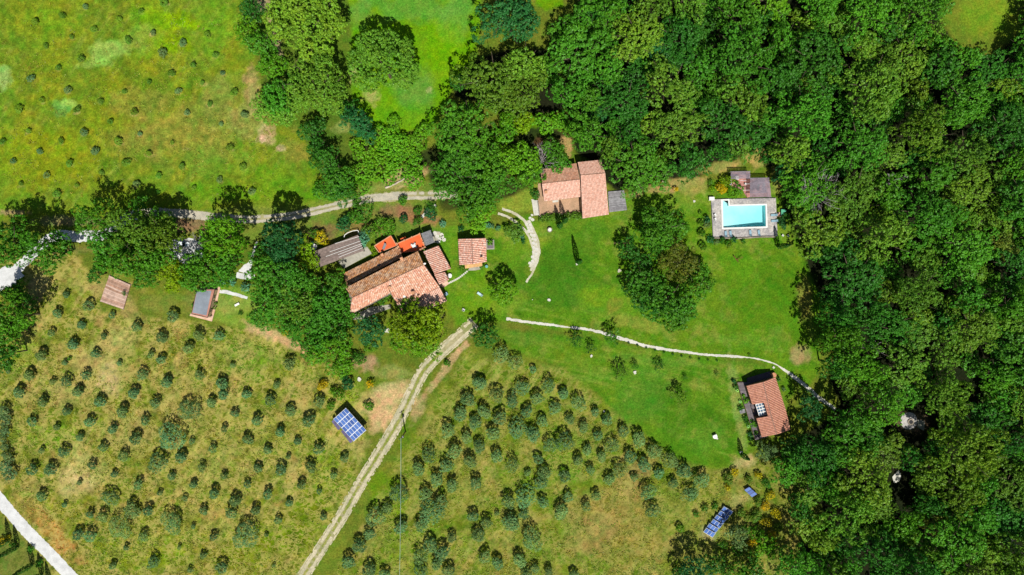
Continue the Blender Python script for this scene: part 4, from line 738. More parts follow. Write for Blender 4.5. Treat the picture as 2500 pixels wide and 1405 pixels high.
greyslab = noisy('concrete', (186, 182, 168), .72, .16, 1.4, bump=.2, col2=(164, 160, 146))
white = noisy('white_paint', (236, 236, 232), .85, .06, 4., bump=.1, col2=(226, 226, 222))
darkm = noisy('dark_metal', (46, 46, 50), .8, .2, 5., rough=.5)
greym = noisy('grey_metal', (150, 152, 156), .7, .15, 5., rough=.45)
copper = noisy('copper_flashing', (196, 140, 122), .75, .15, 3., rough=.5)
pinkpave = noisy('pink_paving', (228, 194, 172), .76, .16, 2.4, bump=.2, col2=(214, 172, 146))
patiopave = noisy('patio_paving', (196, 160, 130), .74, .25, 2.8, bump=.3, col2=(176, 146, 116))
greywood = boards('grey_deck_boards', (138, 136, 140), (156, 156, 160), (122, 120, 124), .14, .18)
woodm = noisy('timber', (140, 112, 88), .7, .25, 3.)
brownboard = boards('platform_boards', (178, 138, 116), (204, 176, 160), (150, 112, 90), .5, .12)
shedroof = boards('carport_roof_sheet', (128, 112, 106), (140, 124, 116), (118, 104, 98), .8, .1)
glassd = noisy('window_glass', (40, 52, 64), .8, .05, 2., rough=.08, bump=0, spec=.8)
tealm = noisy('teal_canvas', (120, 186, 186), .72, .08, 4., bump=.1)
bluem = noisy('blue_canvas', (150, 186, 204), .74, .08, 4., bump=.1)
lightblue = noisy('pale_blue_plastic', (190, 224, 228), .8, .05, 4., bump=.05)
bushm = LEAF

def windw(par, c, nrm, w=.9, h=1.2, door=False):
    """recess-free window or door on a wall: c centre, nrm outward 2-D normal"""
    a = math.atan2(nrm[1], nrm[0]) + math.pi / 2
    m = MB().box((c.x + nrm[0] * .03, c.y + nrm[1] * .03, c.z), (w + .16, .08, h + .16), a)
    f = part('door' if door else 'window', m, woodm, par)
    p = MB().box((c.x + nrm[0] * .075, c.y + nrm[1] * .075, c.z), (w, .03, h), a); part('handle' if door else 'pane', p if not door else MB().box((c.x + nrm[0] * .09, c.y + nrm[1] * .09, c.z), (.12, .05, .12), a), glassd if not door else darkm, f)

def side_windows(par, pts, z, every=4.5, skip=()):
    n = len(pts); A = sum(pts[i].x * pts[(i + 1) % n].y - pts[(i + 1) % n].x * pts[i].y for i in range(n)); s = 1 if A > 0 else -1
    for i in range(n):
        if i in skip: continue
        a, b = pts[i], pts[(i + 1) % n]; d = (b - a); L = Vector((d.x, d.y)).length
        if L < 2.5: continue
        nr = (s * d.y / L, -s * d.x / L); k = max(1, int(L / every))
        for j in range(k):
            c = a.lerp(b, (j + .5) / k); dr = (j == 0 and i == 0)
            windw(par, Vector((c.x, c.y, 1.05 if dr else z)), nr, door=dr, h=2. if dr else 1.1)

def inset(pts, f=.96):
    c = sum(pts, Vector((0, 0, 0))) / len(pts); return [c + (p - c) * f for p in pts]

def chimney(par, p, h=.9, w=.6, rz=.4, mat=None):
    m = MB().box((p.x, p.y, p.z + h / 2 - .2), (w, w, h + .4), rz); o = part('chimney', m, mat or brickm, par)
    part('chimney_cap', MB().box((p.x, p.y, p.z + h + .1), (w + .24, w + .24, .1), rz), cap, o); return o

# ---- farmhouse -----------------------------------------------------------
F = lambda z, *p: Q(740, 540, 5.405, z, *p)
fh = thing('farmhouse', 'long old stone farmhouse with mottled terracotta roofs and red terraces', 'house', W(960, 690))
zr, zn, zs = 6.9, 6.0, 5.1
ne0, ne1 = F(zn, (558, 885), (1515, 398)); r0, r1 = F(zr, (648, 1012), (1592, 574))
rm = F(zr, (1085, 806))[0]; rm = r0 + (r1 - r0) * ((rm - r0).length / (r1 - r0).length)
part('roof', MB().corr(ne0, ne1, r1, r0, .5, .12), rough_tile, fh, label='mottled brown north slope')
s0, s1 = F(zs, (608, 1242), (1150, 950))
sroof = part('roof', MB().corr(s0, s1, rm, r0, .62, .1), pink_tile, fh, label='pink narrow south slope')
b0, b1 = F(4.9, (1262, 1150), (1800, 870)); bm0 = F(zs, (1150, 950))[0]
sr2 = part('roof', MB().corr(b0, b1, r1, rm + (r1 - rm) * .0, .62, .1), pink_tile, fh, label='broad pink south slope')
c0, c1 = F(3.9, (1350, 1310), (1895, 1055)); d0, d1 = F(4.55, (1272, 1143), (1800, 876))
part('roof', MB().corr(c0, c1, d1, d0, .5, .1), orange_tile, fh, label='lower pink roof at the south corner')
# ridge capping
m = MB()
for i in range(60):
    a = r0.lerp(r1, i / 60); b = r0.lerp(r1, (i + .93) / 60); m.tube(a + Vector((0, 0, .04)), b + Vector((0, 0, .04)), .15, .13, 6)
part('ridge_tiles', m, brown_tile, fh)
l0, l1 = F(2.3, (535, 690), (1245, 340)); h0, h1 = F(3.3, (570, 862), (1312, 472))
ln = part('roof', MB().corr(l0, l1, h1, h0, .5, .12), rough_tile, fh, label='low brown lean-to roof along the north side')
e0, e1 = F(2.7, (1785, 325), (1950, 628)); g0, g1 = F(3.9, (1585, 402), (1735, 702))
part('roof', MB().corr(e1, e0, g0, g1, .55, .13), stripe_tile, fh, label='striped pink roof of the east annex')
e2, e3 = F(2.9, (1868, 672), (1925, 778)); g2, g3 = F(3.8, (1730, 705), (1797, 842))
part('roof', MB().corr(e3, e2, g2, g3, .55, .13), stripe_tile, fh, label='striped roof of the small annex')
part('porch_floor', MB().prism(F(.15, (1797, 842), (1890, 770), (1925, 830), (1850, 882)), 0), pinkpave, fh)
main = [p.copy() for p in F(zn - .1, (572, 895), (1510, 412), (1590, 575), (1790, 868), (1270, 1140), (1140, 962), (620, 1230))]
main = inset(main, .985)
def gable(pts, z0=0):
    return MB().prism(pts, z0)
for p in main: p.z = 4.7
wl = part('wall', gable(main), stone, fh); side_windows(fh, main, 3.4)
t1 = inset([Vector((p.x, p.y, z)) for p, z in ((ne0, zn - .25), (ne1, zn - .25), (r1, zr - .3), (r0, zr - .3))], .985)
part('gable', MB().prism(t1, 4.5), stone, fh)
t2 = inset([Vector((p.x, p.y, z)) for p, z in ((r0, zr - .3), (rm, zr - .3), (s1, zs - .3), (s0, zs - .3))], .985); part('gable', MB().prism(t2, 4.2), stone, fh)
t3 = inset([Vector((p.x, p.y, z)) for p, z in ((rm, zr - .3), (r1, zr - .3), (b1, 4.6), (b0, 4.6))], .985); part('gable', MB().prism(t3, 0), stone, fh)
part('lean_to_wall', MB().prism(inset([Vector((p.x, p.y, 2.0)) for p in (l0, l1, h1, h0)], .97), 0), stone, fh)
part('corner_wall', MB().prism(inset([Vector((p.x, p.y, 3.5)) for p in (c0, c1, d1, d0)], .97), 0), plaster, fh)
part('annex_wall', MB().prism(inset([Vector((p.x, p.y, 2.4)) for p in (e0, e1, g1, g0)], .97), 0), plaster, fh)
part('annex_wall', MB().prism(inset([Vector((p.x, p.y, 2.5)) for p in (e2, e3, g3, g2)], .94), 0), plaster, fh)
for x, y, z in ((1050, 450, 3.1), (1306, 500, 6.2), (1150, 880, 6.1)): chimney(fh, F(z, (x, y))[0])
chimney(fh, F(6.0, (1450, 950))[0], .6, .7, .4, brickm)
for x, y, z in ((1215, 802, 6.2), (1330, 985, 5.3)):
    p = F(z + .15, (x, y))[0]; o = part('skylight', MB().box((p.x, p.y, p.z), (.75, 1.25, .14), .43), white, fh); part('skylight_pane', MB().box((p.x, p.y, p.z + .08), (.6, 1.05, .04), .43), noisy('milky_glass', (236, 240, 242), .85, .03, 2, rough=.3), o)
for x, y, z in ((1000, 585, 3.0), (1018, 590, 3.0)):
    p = F(z + .1, (x, y))[0]; part('skylight', MB().box((p.x, p.y, p.z), (.9, .6, .1), .43), glassd, fh)
p = F(7.5, (1604, 562))[0]; o = part('satellite_dish', MB().tube(p, p + Vector((.03, -.12, .06)), .42, .38, 14), white, fh); part('dish_arm', MB().tube(p + Vector((0, 0, -1.2)), p, .03), greym, o)
# roof terraces on the north side
def terrace(pts, z, par, posts=True, gapside=None):
    top = [Vector((p.x, p.y, z)) for p in pts]
    part('terrace_block', MB().prism(inset(top, 1.0), 0), plaster, par)
    part('terrace_floor', MB().prism(inset([Vector((p.x, p.y, z + .03)) for p in pts], .97), z - .1), red_floor, par)
    m = MB(); n = len(pts)
    for i in range(n):
        if i == gapside: continue
        a, b = top[i], top[(i + 1) % n]; d = b - a; L = d.length; c = (a + b) / 2
        m.box((c.x, c.y, z + .3), (L, .22, .6), math.atan2(d.y, d.x))
    pr = part('parapet', m, cap, par)
    if posts:
        m = MB()
        for i in range(n):
            if i == gapside: continue
            for t in (0, .33, .66): q = top[i].lerp(top[(i + 1) % n], t); m.box((q.x, q.y, z + .5), (.4, .4, 1.0), .43)
        part('parapet_posts', m, cap, pr)
terrace(F(2.2, (1005, 415), (945, 330), (1160, 195), (1238, 325)), 2.2, fh, False, 3)
terrace(F(2.8, (1300, 420), (1242, 300), (1542, 172), (1612, 345), (1520, 395)), 2.8, fh, True, 4)
part('terrace_block', MB().prism(F(2.4, (1280, 235), (1345, 208), (1362, 245), (1300, 275)), 0), red_floor, fh)
pg = thing('pergola', 'small grey slatted pergola at the right end of the red roof terrace', 'pergola', W(1045, 582))
pp = F(3.0, (1560, 170), (1680, 125), (1735, 275), (1612, 325))
def pergola(par, P, z, n, sw=.1, beams=3, post=.12, slat=None, beam=None, z0=0.):
    a, b, c, d = P; rz = math.atan2((b - a).y, (b - a).x)
    for q in P: part('post', MB().box((q.x, q.y, (z + z0) / 2), (post, post, z - z0), rz), beam or greym, par)
    for i in range(beams):
        t = i / (beams - 1); u = a.lerp(d, t); v = b.lerp(c, t); m_ = (u + v) / 2; part('beam', MB().box((m_.x, m_.y, z + .06), ((v - u).length + .3, post * .9, .12), rz), beam or greym, par)
    m = MB()
    for i in range(n):
        t = (i + .5) / n; u = a.lerp(b, t); v = d.lerp(c, t); m_ = (u + v) / 2; dd = v - u; m.box((m_.x, m_.y, z + .15), (dd.length + .2, sw, .05), math.atan2(dd.y, dd.x))
    part('slats', m, slat or greym, par)
pergola(pg, pp, 2.9, 26, .09, 4)
part('canopy', MB().prism([p + Vector((0, 0, -.1)) for p in inset(pp, .98)], 2.82), greyfelt, pg)

# ---- carport and concrete yard -------------------------------------------
st = part('yard', MB().prism([p for p in F(.05, (460, 540), (560, 470), (795, 395), (800, 345), (845, 340), (910, 430), (700, 540), (545, 625))], 0), greyslab); tag(st, kind='structure')
cp = thing('carport', 'long grey-brown carport roof with thin white seams left of the farmhouse', 'carport', W(825, 615))
k = F(2.8, (128, 408), (722, 183), (798, 392), (165, 628))
part('roof', MB().boardsheet(k[0], k[3], k[2], k[1], .9, 2.62), shedroof, cp)
m = MB()
for (u, v, u2, v2) in ((350, 408, 760, 262), (460, 445, 775, 322), (300, 470, 780, 296), (420, 300, 740, 205), (470, 478, 790, 352)):
    a, b = F(2.83, (u, v), (u2, v2)); d = b - a; c = (a + b) / 2; m.box((c.x, c.y, 2.83), (d.length, .1, .04), math.atan2(d.y, d.x))
part('seam', m, white, cp)
for q in inset(k, .96): part('post', MB().box((q.x, q.y, 1.3), (.18, .18, 2.6), .35), woodm, cp)
part('back_wall', MB().prism([F(2.5, p)[0] for p in ((140, 425), (160, 415), (185, 610), (170, 622))], 0), stone, cp)
rl = MB(); pts = F(1.2, (540, 215), (548, 185), (590, 155), (650, 132), (715, 122), (730, 132), (728, 165))
for a, b in zip(pts, pts[1:]): rl.tube(a, b, .12)
for a in pts[::2]: rl.tube(a, Vector((a.x, a.y, 0)), .06)
single('curved_railing', rl, white, W(858, 572), 'thin curved white railing behind the carport roof', 'railing')

# ---- square outhouse -------------------------------------------------------
O_ = lambda z, *p: Q(1100, 560, 7.025, z, *p)
oh = thing('outhouse', 'small square outhouse with striped pink tiled roof on the lawn', 'house', W(1152, 615))
a, b, c, d = O_(3.4, (130, 168), (152, 616), (620, 560), (605, 152)); ra, rb = O_(4.6, (366, 160), (384, 600))
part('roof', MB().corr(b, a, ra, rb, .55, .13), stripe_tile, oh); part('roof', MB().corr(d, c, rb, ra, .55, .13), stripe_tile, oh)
m = MB()
for i in range(16): u = ra.lerp(rb, i / 16); v = ra.lerp(rb, (i + .93) / 16); m.tube(u + Vector((0, 0, .03)), v + Vector((0, 0, .03)), .15, .13)
part('ridge_tiles', m, orange_tile, oh)
pw = inset([Vector((p.x, p.y, 3.2)) for p in (a, b, c, d)], .93); part('wall', MB().prism(pw, 0), plaster, oh); side_windows(oh, pw, 1.7, 4)
part('gable', MB().prism(inset([Vector((p.x, p.y, p.z - .25)) for p in (ra, rb, b, a)], .94), 3.1), plaster, oh); part('gable', MB().prism(inset([Vector((p.x, p.y, p.z - .25)) for p in (ra, rb, c, d)], .94), 3.1), plaster, oh)
e = O_(2.6, (250, 676), (545, 632), (542, 575), (245, 612)); part('porch_roof', MB().corr(e[0], e[1], e[2] + Vector((0, 0, .5)), e[3] + Vector((0, 0, .5)), .5, .08), noisy('tan_tiles', (224, 178, 120), .78, .2, 2.), oh)
m = MB()
for x in (262, 320, 385, 450, 530): q = O_(2.5, (x, 650))[0]; m.box((q.x, q.y, 1.25), (.14, .14, 2.5), 0)
part('porch_post', m, woodm, oh)
part('doorstep', MB().prism(O_(.16, (330, 640), (500, 625), (512, 690), (430, 706), (300, 712)), 0), greyslab, oh)
chimney(oh, O_(4.2, (535, 500))[0], .7, .45, 0.)
part('side_terrace', MB().prism(O_(.35, (608, 185), (745, 182), (752, 345), (615, 350)), 0), greyslab, oh, label='small grey terrace on the right of the outhouse')
part('side_terrace', MB().prism(O_(.39, (625, 200), (735, 196), (738, 325), (628, 330)), .3), noisy('dark_matting', (128, 120, 126), .7, .2, 2), oh)

# ---- guest house -------------------------------------------------------------
G = lambda z, *p: Q(1280, 340, 6.386, z, *p)
gh = thing('guest_house', 'tiled guest house half hidden by trees at the wood edge, with pink patio', 'house', W(1395, 470))
a, b = G(3.1, (250, 478), (812, 376)); ra, rb = G(4.4, (274, 694), (862, 628)); c, d = G(3.1, (310, 972), (888, 900))
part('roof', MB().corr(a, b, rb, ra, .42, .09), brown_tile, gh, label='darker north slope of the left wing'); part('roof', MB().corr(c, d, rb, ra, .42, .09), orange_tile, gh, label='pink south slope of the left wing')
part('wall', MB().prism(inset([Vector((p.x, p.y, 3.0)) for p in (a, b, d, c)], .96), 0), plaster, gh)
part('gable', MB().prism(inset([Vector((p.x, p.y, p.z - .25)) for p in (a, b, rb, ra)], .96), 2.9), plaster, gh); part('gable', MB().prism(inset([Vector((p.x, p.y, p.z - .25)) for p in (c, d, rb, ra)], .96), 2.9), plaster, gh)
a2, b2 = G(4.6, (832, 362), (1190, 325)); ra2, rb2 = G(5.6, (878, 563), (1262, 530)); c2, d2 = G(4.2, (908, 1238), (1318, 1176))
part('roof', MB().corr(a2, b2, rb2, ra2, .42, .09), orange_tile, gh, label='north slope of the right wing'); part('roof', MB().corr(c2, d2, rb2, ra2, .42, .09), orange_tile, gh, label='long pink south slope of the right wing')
wv = inset([Vector((p.x, p.y, 3.9)) for p in (a2, b2, d2, c2)], .96); part('wall', MB().prism(wv, 0), plaster, gh); side_windows(gh, wv, 1.9, 4)
part('gable', MB().prism(inset([Vector((p.x, p.y, p.z - .25)) for p in (a2, b2, rb2, ra2)], .96), 3.8), plaster, gh); part('gable', MB().prism(inset([Vector((p.x, p.y, p.z - .25)) for p in (c2, d2, rb2, ra2)], .96), 3.8), plaster, gh)
for u, v in ((ra, rb), (ra2, rb2)):
    m = MB()
    for i in range(22): m.tube(u.lerp(v, i / 22) + Vector((0, 0, .03)), u.lerp(v, (i + .93) / 22) + Vector((0, 0, .03)), .14, .12)
    part('ridge_tiles', m, brown_tile, gh)
chimney(gh, G(3.9, (340, 830))[0], .6, .6, .1, greym)
part('patio', MB().prism(G(.4, (212, 688), (330, 688), (330, 960), (890, 890), (925, 1168), (620, 1168), (245, 1205), (215, 980)), 0), patiopave, gh)
m = MB()
pts = G(.75, (215, 985), (240, 1205), (620, 1172), (925, 1170))
for u, v in zip(pts, pts[1:]): dd = v - u; cc = (u + v) / 2; m.box((cc.x, cc.y, .37), (dd.length + .2, .3, .74), math.atan2(dd.y, dd.x))
part('patio_wall', m, stone, gh)
part('deck', MB().boardsheet(*[G(.45, q)[0] for q in ((1305, 820), (1325, 1140), (1602, 1105), (1555, 800))], .28, 0), greywood, gh, label='grey plank deck right of the guest house')
part('steps', MB().prism(G(.2, (110, 935), (212, 958), (240, 1185), (152, 1192)), 0), limestone, gh)
part('steps', MB().prism(G(.36, (150, 945), (210, 958), (236, 1170), (180, 1175)), .1), limestone, gh)
part('door_canopy', MB().prism(G(2.2, (440, 960), (530, 950), (532, 980), (444, 990)), 2.1), limestone, gh)
for i in range(13):
    t = i / 12; x = 275 + 620 * t
    if 440 < x < 640 and 5 < i < 7: continue
    q = G(.9, (x, 1235 - 50 * t))[0]
    plant('shrub', q.x / K + 1250, 702.5 - q.y / K, 9 + (i % 3), 'olive green', name='hedge_bush', noun='hedge bush', cat='hedge', whole=True, group='hedge bushes below the guest house patio', mult=.95)

# ---- timber house ------------------------------------------------------------
T_ = lambda z, *p: Q(1780, 880, 6.386, z, *p)
th = thing('timber_house', 'tiled timber house with glazed porch roof and grey plank deck', 'house', W(1870, 990))
W1, W2 = T_(3.4, (270, 400), (360, 690)); R1, R2 = T_(4.7, (530, 338), (603, 655)); W3, W4 = T_(3.4, (425, 905), (510, 1200)); R3, R4 = T_(4.7, (655, 865), (742, 1155))
E1, E2, E3, E4 = T_(3.2, (722, 262), (800, 480), (882, 775), (958, 1085)); RN = T_(4.7, (530, 338))[0]
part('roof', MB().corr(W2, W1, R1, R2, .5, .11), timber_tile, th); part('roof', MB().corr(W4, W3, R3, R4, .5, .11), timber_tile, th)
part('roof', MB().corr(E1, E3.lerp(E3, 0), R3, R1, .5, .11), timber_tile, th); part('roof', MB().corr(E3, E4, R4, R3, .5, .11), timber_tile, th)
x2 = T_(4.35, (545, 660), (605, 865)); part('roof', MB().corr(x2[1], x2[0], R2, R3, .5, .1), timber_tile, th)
m = MB()
for u, v in ((R1, R3), (R3, R4)):
    for i in range(16): m.tube(u.lerp(v, i / 16) + Vector((0, 0, .03)), u.lerp(v, (i + .93) / 16) + Vector((0, 0, .03)), .15, .13)
part('ridge_tiles', m, orange_tile, th)
tw = inset([Vector((p.x, p.y, 3.0)) for p in (W1, W4, E4, E1)], .94)
tw = [tw[0], tw[1], tw[2], tw[3]]
wl = part('wall', MB().prism([Vector((p.x, p.y, 3.0)) for p in inset([W1, W2, x2[0], x2[1], W3, W4, E4, E3, E1], .95)], 0), woodm, th); side_windows(th, [Vector((p.x, p.y, 3)) for p in (tw[0], tw[1], tw[2], tw[3])], 1.6, 4)
for q in ((W1, W2, R2, R1), (W3, W4, R4, R3), (R1, R3, E3, E1), (R3, R4, E4, E3)): part('gable', MB().prism(inset([Vector((p.x, p.y, p.z - .25)) for p in q], .95), 2.8), woodm, th)
# glazed porch roof: white frame with panes
gp = T_(3.0, (412, 690), (540, 655), (585, 840), (470, 868)); fr = MB()
def lerp4(P, u, v): return P[0].lerp(P[1], u).lerp(P[3].lerp(P[2], u), v)
def bar(m, a, b, w=.12, h=.1): d = b - a; c = (a + b) / 2; m.box((c.x, c.y, c.z), (d.length, w, h), math.atan2(d.y, d.x)); return m
for i in range(5): bar(fr, lerp4(gp, 0, i / 4), lerp4(gp, 1, i / 4), .24)
for i in range(4): bar(fr, lerp4(gp, i / 3, 0) + Vector((0, 0, .012)), lerp4(gp, i / 3, 1) + Vector((0, 0, .012)), .15)
f = part('porch_roof_frame', fr, white, th)
part('porch_roof_glass', MB().prism([p - Vector((0, 0, .06)) for p in inset(gp, .97)], 2.88), noisy('bluish_glass', (96, 124, 150), .75, .05, 2, rough=.12, bump=0, spec=.6), f)
dk = part('deck', MB().boardsheet(*[T_(.5, q)[0] for q in ((128, 350), (412, 1248), (620, 1190), (330, 340))], .4, 0), boards('dark_deck_boards', (112, 104, 108), (124, 116, 120), (100, 94, 98), .4, .1), th, label='grey plank deck along the left side')
part('steps', MB().boardsheet(*[T_(.25, q)[0] for q in ((155, 772), (178, 838), (258, 815), (240, 760))], .35, 0), greywood, th)
part('north_terrace', MB().prism(T_(.3, (280, 280), (635, 175), (672, 272), (285, 395)), 0), noisy('dark_slate', (110, 100, 110), .7, .15, 1.5), th)
part('water_butt', MB().disc(T_(0, (680, 225))[0], .75, 0, 1.1, 16), noisy('terracotta', (222, 160, 120), .75), th)
m = MB()
for a, b in (((128, 350), (330, 985)), ((345, 1080), (412, 1248)), ((128, 350), (205, 332)), ((412, 1248), (500, 1215))):
    a, b = T_(1.4, a, b); bar(m, a, b, .08, .08); n = int((b - a).length / 1.2)
    for i in range(n + 1): q = a.lerp(b, i / n); m.box((q.x, q.y, .95), (.08, .08, .9), .3)
part('railing', m, woodm, th)
for i, (x, y) in enumerate(((140, 475), (185, 645), (310, 1040), (362, 1195))): plant('ball', T_(.6, (x, y))[0].x / K + 1250, 702.5 - T_(.6, (x, y))[0].y / K, 4.5, 'grey-green', name='white_rose_bush', noun='white flowering bush', cat='shrub', whole=True, group='white flowering bushes along the timber deck', mult=3.6)

# ---- flat-roofed cabin --------------------------------------------------------
C_ = lambda z, *p: Q(440, 660, 10.033, z, *p)
cb = thing('cabin', 'flat-roofed cabin with grey roof sheet and copper edge on pink paving', 'cabin', W(497, 742))
k = C_(2.8, (405, 480), (850, 470), (672, 1165), (278, 1075)); part('wall', MB().prism(inset([Vector((p.x, p.y, 2.6)) for p in k], .95), 0), plaster, cb)
part('roof', MB().prism(k, 2.6), copper, cb)
part('roof_sheet', MB().prism(C_(2.84, (410, 500), (765, 505), (640, 1110), (300, 1040)), 2.79), greyfelt, cb)
m = MB(); kk = [p + Vector((0, 0, .06)) for p in k]
for i in range(4): bar(m, kk[i], kk[(i + 1) % 4], .1, .12)
part('gutter', m, darkm, cb)
part('terrace', MB().prism(C_(.2, (225, 1115), (290, 1020), (440, 470), (740, 340), (980, 420), (900, 800), (850, 985), (775, 1258)), 0), pinkpave, cb)
side_windows(cb, inset([Vector((p.x, p.y, 2.6)) for p in k], .95), 1.5, 3)
m = MB()
for y in (480, 750, 960, 1150): a, b = C_(1.2, (900 - (y - 400) * .19, y), (850 - (y - 400) * .25, y + 8)); bar(m, a, b, .1, 1.0)
part('terrace_screen', m, woodm, cb)
for x, y in ((855, 815), (830, 925)):
    q = C_(.5, (x, y))[0]; plant('ball', q.x / K + 1250, 702.5 - q.y / K, 5, 'bright green', name='potted_shrub', noun='potted shrub beside the cabin', cat='shrub', whole=True, mult=.7)

# ---- wooden platform ----------------------------------------------------------
pl = [W(266.5, 673, .4), W(318, 695.5, .4), W(300.6, 755.5, .4), W(244.5, 736, .4)]
o = thing('wooden_platform', 'square platform of pinkish-brown boards in the grass by the roadside trees', 'platform', W(282, 715))
part('boards', MB().boardsheet(pl[1], pl[2], pl[3], pl[0], .52, .3), brownboard, o)
m = MB()
for i in range(4): bar(m, pl[i] + Vector((0, 0, -.22)), pl[(i + 1) % 4] + Vector((0, 0, -.22)), .14, .2)
part('frame', m, woodm, o)
for q in pl: part('foot', MB().box((q.x, q.y, .05), (.3, .3, .3), .4), stone, o)

# ---- pool ----------------------------------------------------------------------
from mathutils.geometry import tessellate_polygon
def holed(outer, hole, z0, zi):
    m = MB(); allp = outer + hole
    for t in tessellate_polygon([outer, hole]):
        q = [allp[i] for i in t]
        if ((q[1] - q[0]).cross(q[2] - q[0])).z < 0: q = q[::-1]
        m.face(q)
    for P, z in ((outer, z0), (hole, zi)):
        for i in range(len(P)): a, b = P[i], P[(i + 1) % len(P)]; m.face([a, b, Vector((b.x, b.y, z)), Vector((a.x, a.y, z))])
    return m
D = lambda z, *p: Q(1700, 390, 6.3875, z, *p)
pool = thing('swimming_pool', 'turquoise rectangular swimming pool with white rim and small corner bay', 'swimming pool', W(1818, 530))
wat = [(412, 642), (493, 641), (499, 724), (1080, 711), (1087, 1043), (422, 1064)]
cop = [(385, 620), (516, 615), (520, 703), (1102, 689), (1113, 1064), (402, 1086)]
out = [(232, 622), (1240, 600), (1268, 1196), (262, 1220)]
flag = noisy('pool_flagstones', (202, 196, 190), .7, .4, 1.9, bump=.5, col2=(160, 158, 160))
pd = part('pool_terrace', holed(D(.45, *out), D(.45, *cop), 0, .2), flag); tag(pd, 'grey crazy-paved stone terrace around the swimming pool', 'terrace')
part('rim', holed(D(.52, *cop), D(.52, *wat), .3, -.2), white, pool)
wp = D(.5, *wat); sh = MB(); x0 = min(p.x for p in wp); x1 = max(p.x for p in wp)
def fl(p): t = (p.x - x0) / (x1 - x0); return -.35 - 1.25 * min(1, max(0, (t - .1) / .7))
for i in range(6): a, b = wp[i], wp[(i + 1) % 6]; sh.face([a + Vector((0, 0, -.02)), b + Vector((0, 0, -.02)), Vector((b.x, b.y, fl(b) - .3)), Vector((a.x, a.y, fl(a) - .3))])
nx_ = 24
ya = min(p.y for p in wp) - .3; yb = max(p.y for p in wp) + .3
for i in range(nx_):
    u = x0 - .3 + (x1 - x0 + .6) * i / nx_; v = x0 - .3 + (x1 - x0 + .6) * (i + 1) / nx_
    sh.face([Vector((u, ya, fl(Vector((u, 0, 0))))), Vector((v, ya, fl(Vector((v, 0, 0))))), Vector((v, yb, fl(Vector((v, 0, 0))))), Vector((u, yb, fl(Vector((u, 0, 0)))))])
part('basin', sh, noisy('pool_lining', (214, 236, 236), .85, .03, 1.2, bump=0, col2=(196, 236, 240)), pool)
wm = bpy.data.materials.new('pool_water'); wm.use_nodes = True; t = wm.node_tree; t.nodes.clear()
to = nd(t, 'ShaderNodeOutputMaterial'); tr = nd(t, 'ShaderNodeBsdfTransparent'); tr.inputs[0].default_value = (.86, .96, .97, 1); gl = nd(t, 'ShaderNodeBsdfGlossy', Roughness=.04)
fz = nd(t, 'ShaderNodeFresnel', IOR=1.33); mx = nd(t, 'ShaderNodeMixShader'); nz = nd(t, 'ShaderNodeTexNoise', Scale=1.2, Detail=3.); bp = nd(t, 'ShaderNodeBump', Strength=.15, Distance=.05)
tc = nd(t, 'ShaderNodeTexCoord'); t.links.new(tc.outputs['Object'], nz.inputs['Vector']); t.links.new(nz.outputs[0], bp.inputs['Height']); t.links.new(bp.outputs[0], gl.inputs['Normal'])
t.links.new(fz.outputs[0], mx.inputs[0]); t.links.new(tr.outputs[0], mx.inputs[1]); t.links.new(gl.outputs[0], mx.inputs[2]); t.links.new(mx.outputs[0], to.inputs[0])
va = nd(t, 'ShaderNodeVolumeAbsorption', Density=.14); va.inputs[0].default_value = (.2, .9, .93, 1); t.links.new(va.outputs[0], to.inputs['Volume'])
wb = MB(); top = D(.38, *wat); 
wb.prism([Vector((p.x, p.y, .38)) for p in top], -1.75); part('water', wb, wm, pool)
m = MB(); a, b = D(.5, (493, 640), (499, 722)); bar(m, a, b, .1, .25); part('bay_wall', m, tealm, pool)
q = D(.9, (242, 610))[0]; single('stone_plinth', MB().box((q.x, q.y, .45), (1.5, .95, .9), 0).box((q.x, q.y, .93), (1.6, 1.05, .08), 0), white, (q.x, q.y, 0), 'white rectangular plinth at the upper left corner of the pool terrace', 'plinth')
m = MB(); pts = D(.8, (270, 1222), (700, 1228), (1050, 1205), (1235, 1205))
for a, b in zip(pts, pts[1:]): bar(m, a - Vector((0, 0, .4)), b - Vector((0, 0, .4)), .35, .8)
single('retaining_wall', m, stone, D(0, (750, 1220))[0], 'low dark stone wall along the lower side of the pool terrace', 'wall')

def lounger(px, py, ang, label, z=.45, mat=None, group='loungers around the pool'):
    b = W(px, py, z); r = thing('sun_lounger', label, 'sun lounger', b, group); c, s = math.cos(ang), math.sin(ang)
    def at(u, v, zz): return (b.x + u * c - v * s, b.y + u * s + v * c, b.z + zz)
    part('seat', MB().box(at(-.3, 0, .32), (1.3, .66, .08), ang), mat or bluem, r)
    m = MB(); p = [Vector(at(.36, -.33, .34)), Vector(at(.36, .33, .34)), Vector(at(.92, .33, .78)), Vector(at(.92, -.33, .78))]; up = Vector((0, 0, .07))
    m.face(p); m.face([q + up for q in p][::-1])
    for i in range(4): j = (i + 1) % 4; m.face([p[i], p[j], p[j] + up, p[i] + up])
    part('backrest', m, mat or bluem, r)
    part('frame', MB().box(at(0, .36, .26), (1.9, .05, .06), ang).box(at(0, -.36, .26), (1.9, .05, .06), ang), greym, r)
    for u in (-.85, .75):
        for v in (-.3, .3): part('leg', MB().box(at(u, v, .13), (.06, .06, .26), ang), greym, r)
S_ = lambda x, y: (1700 + x / 6.3875, 390 + y / 6.3875)
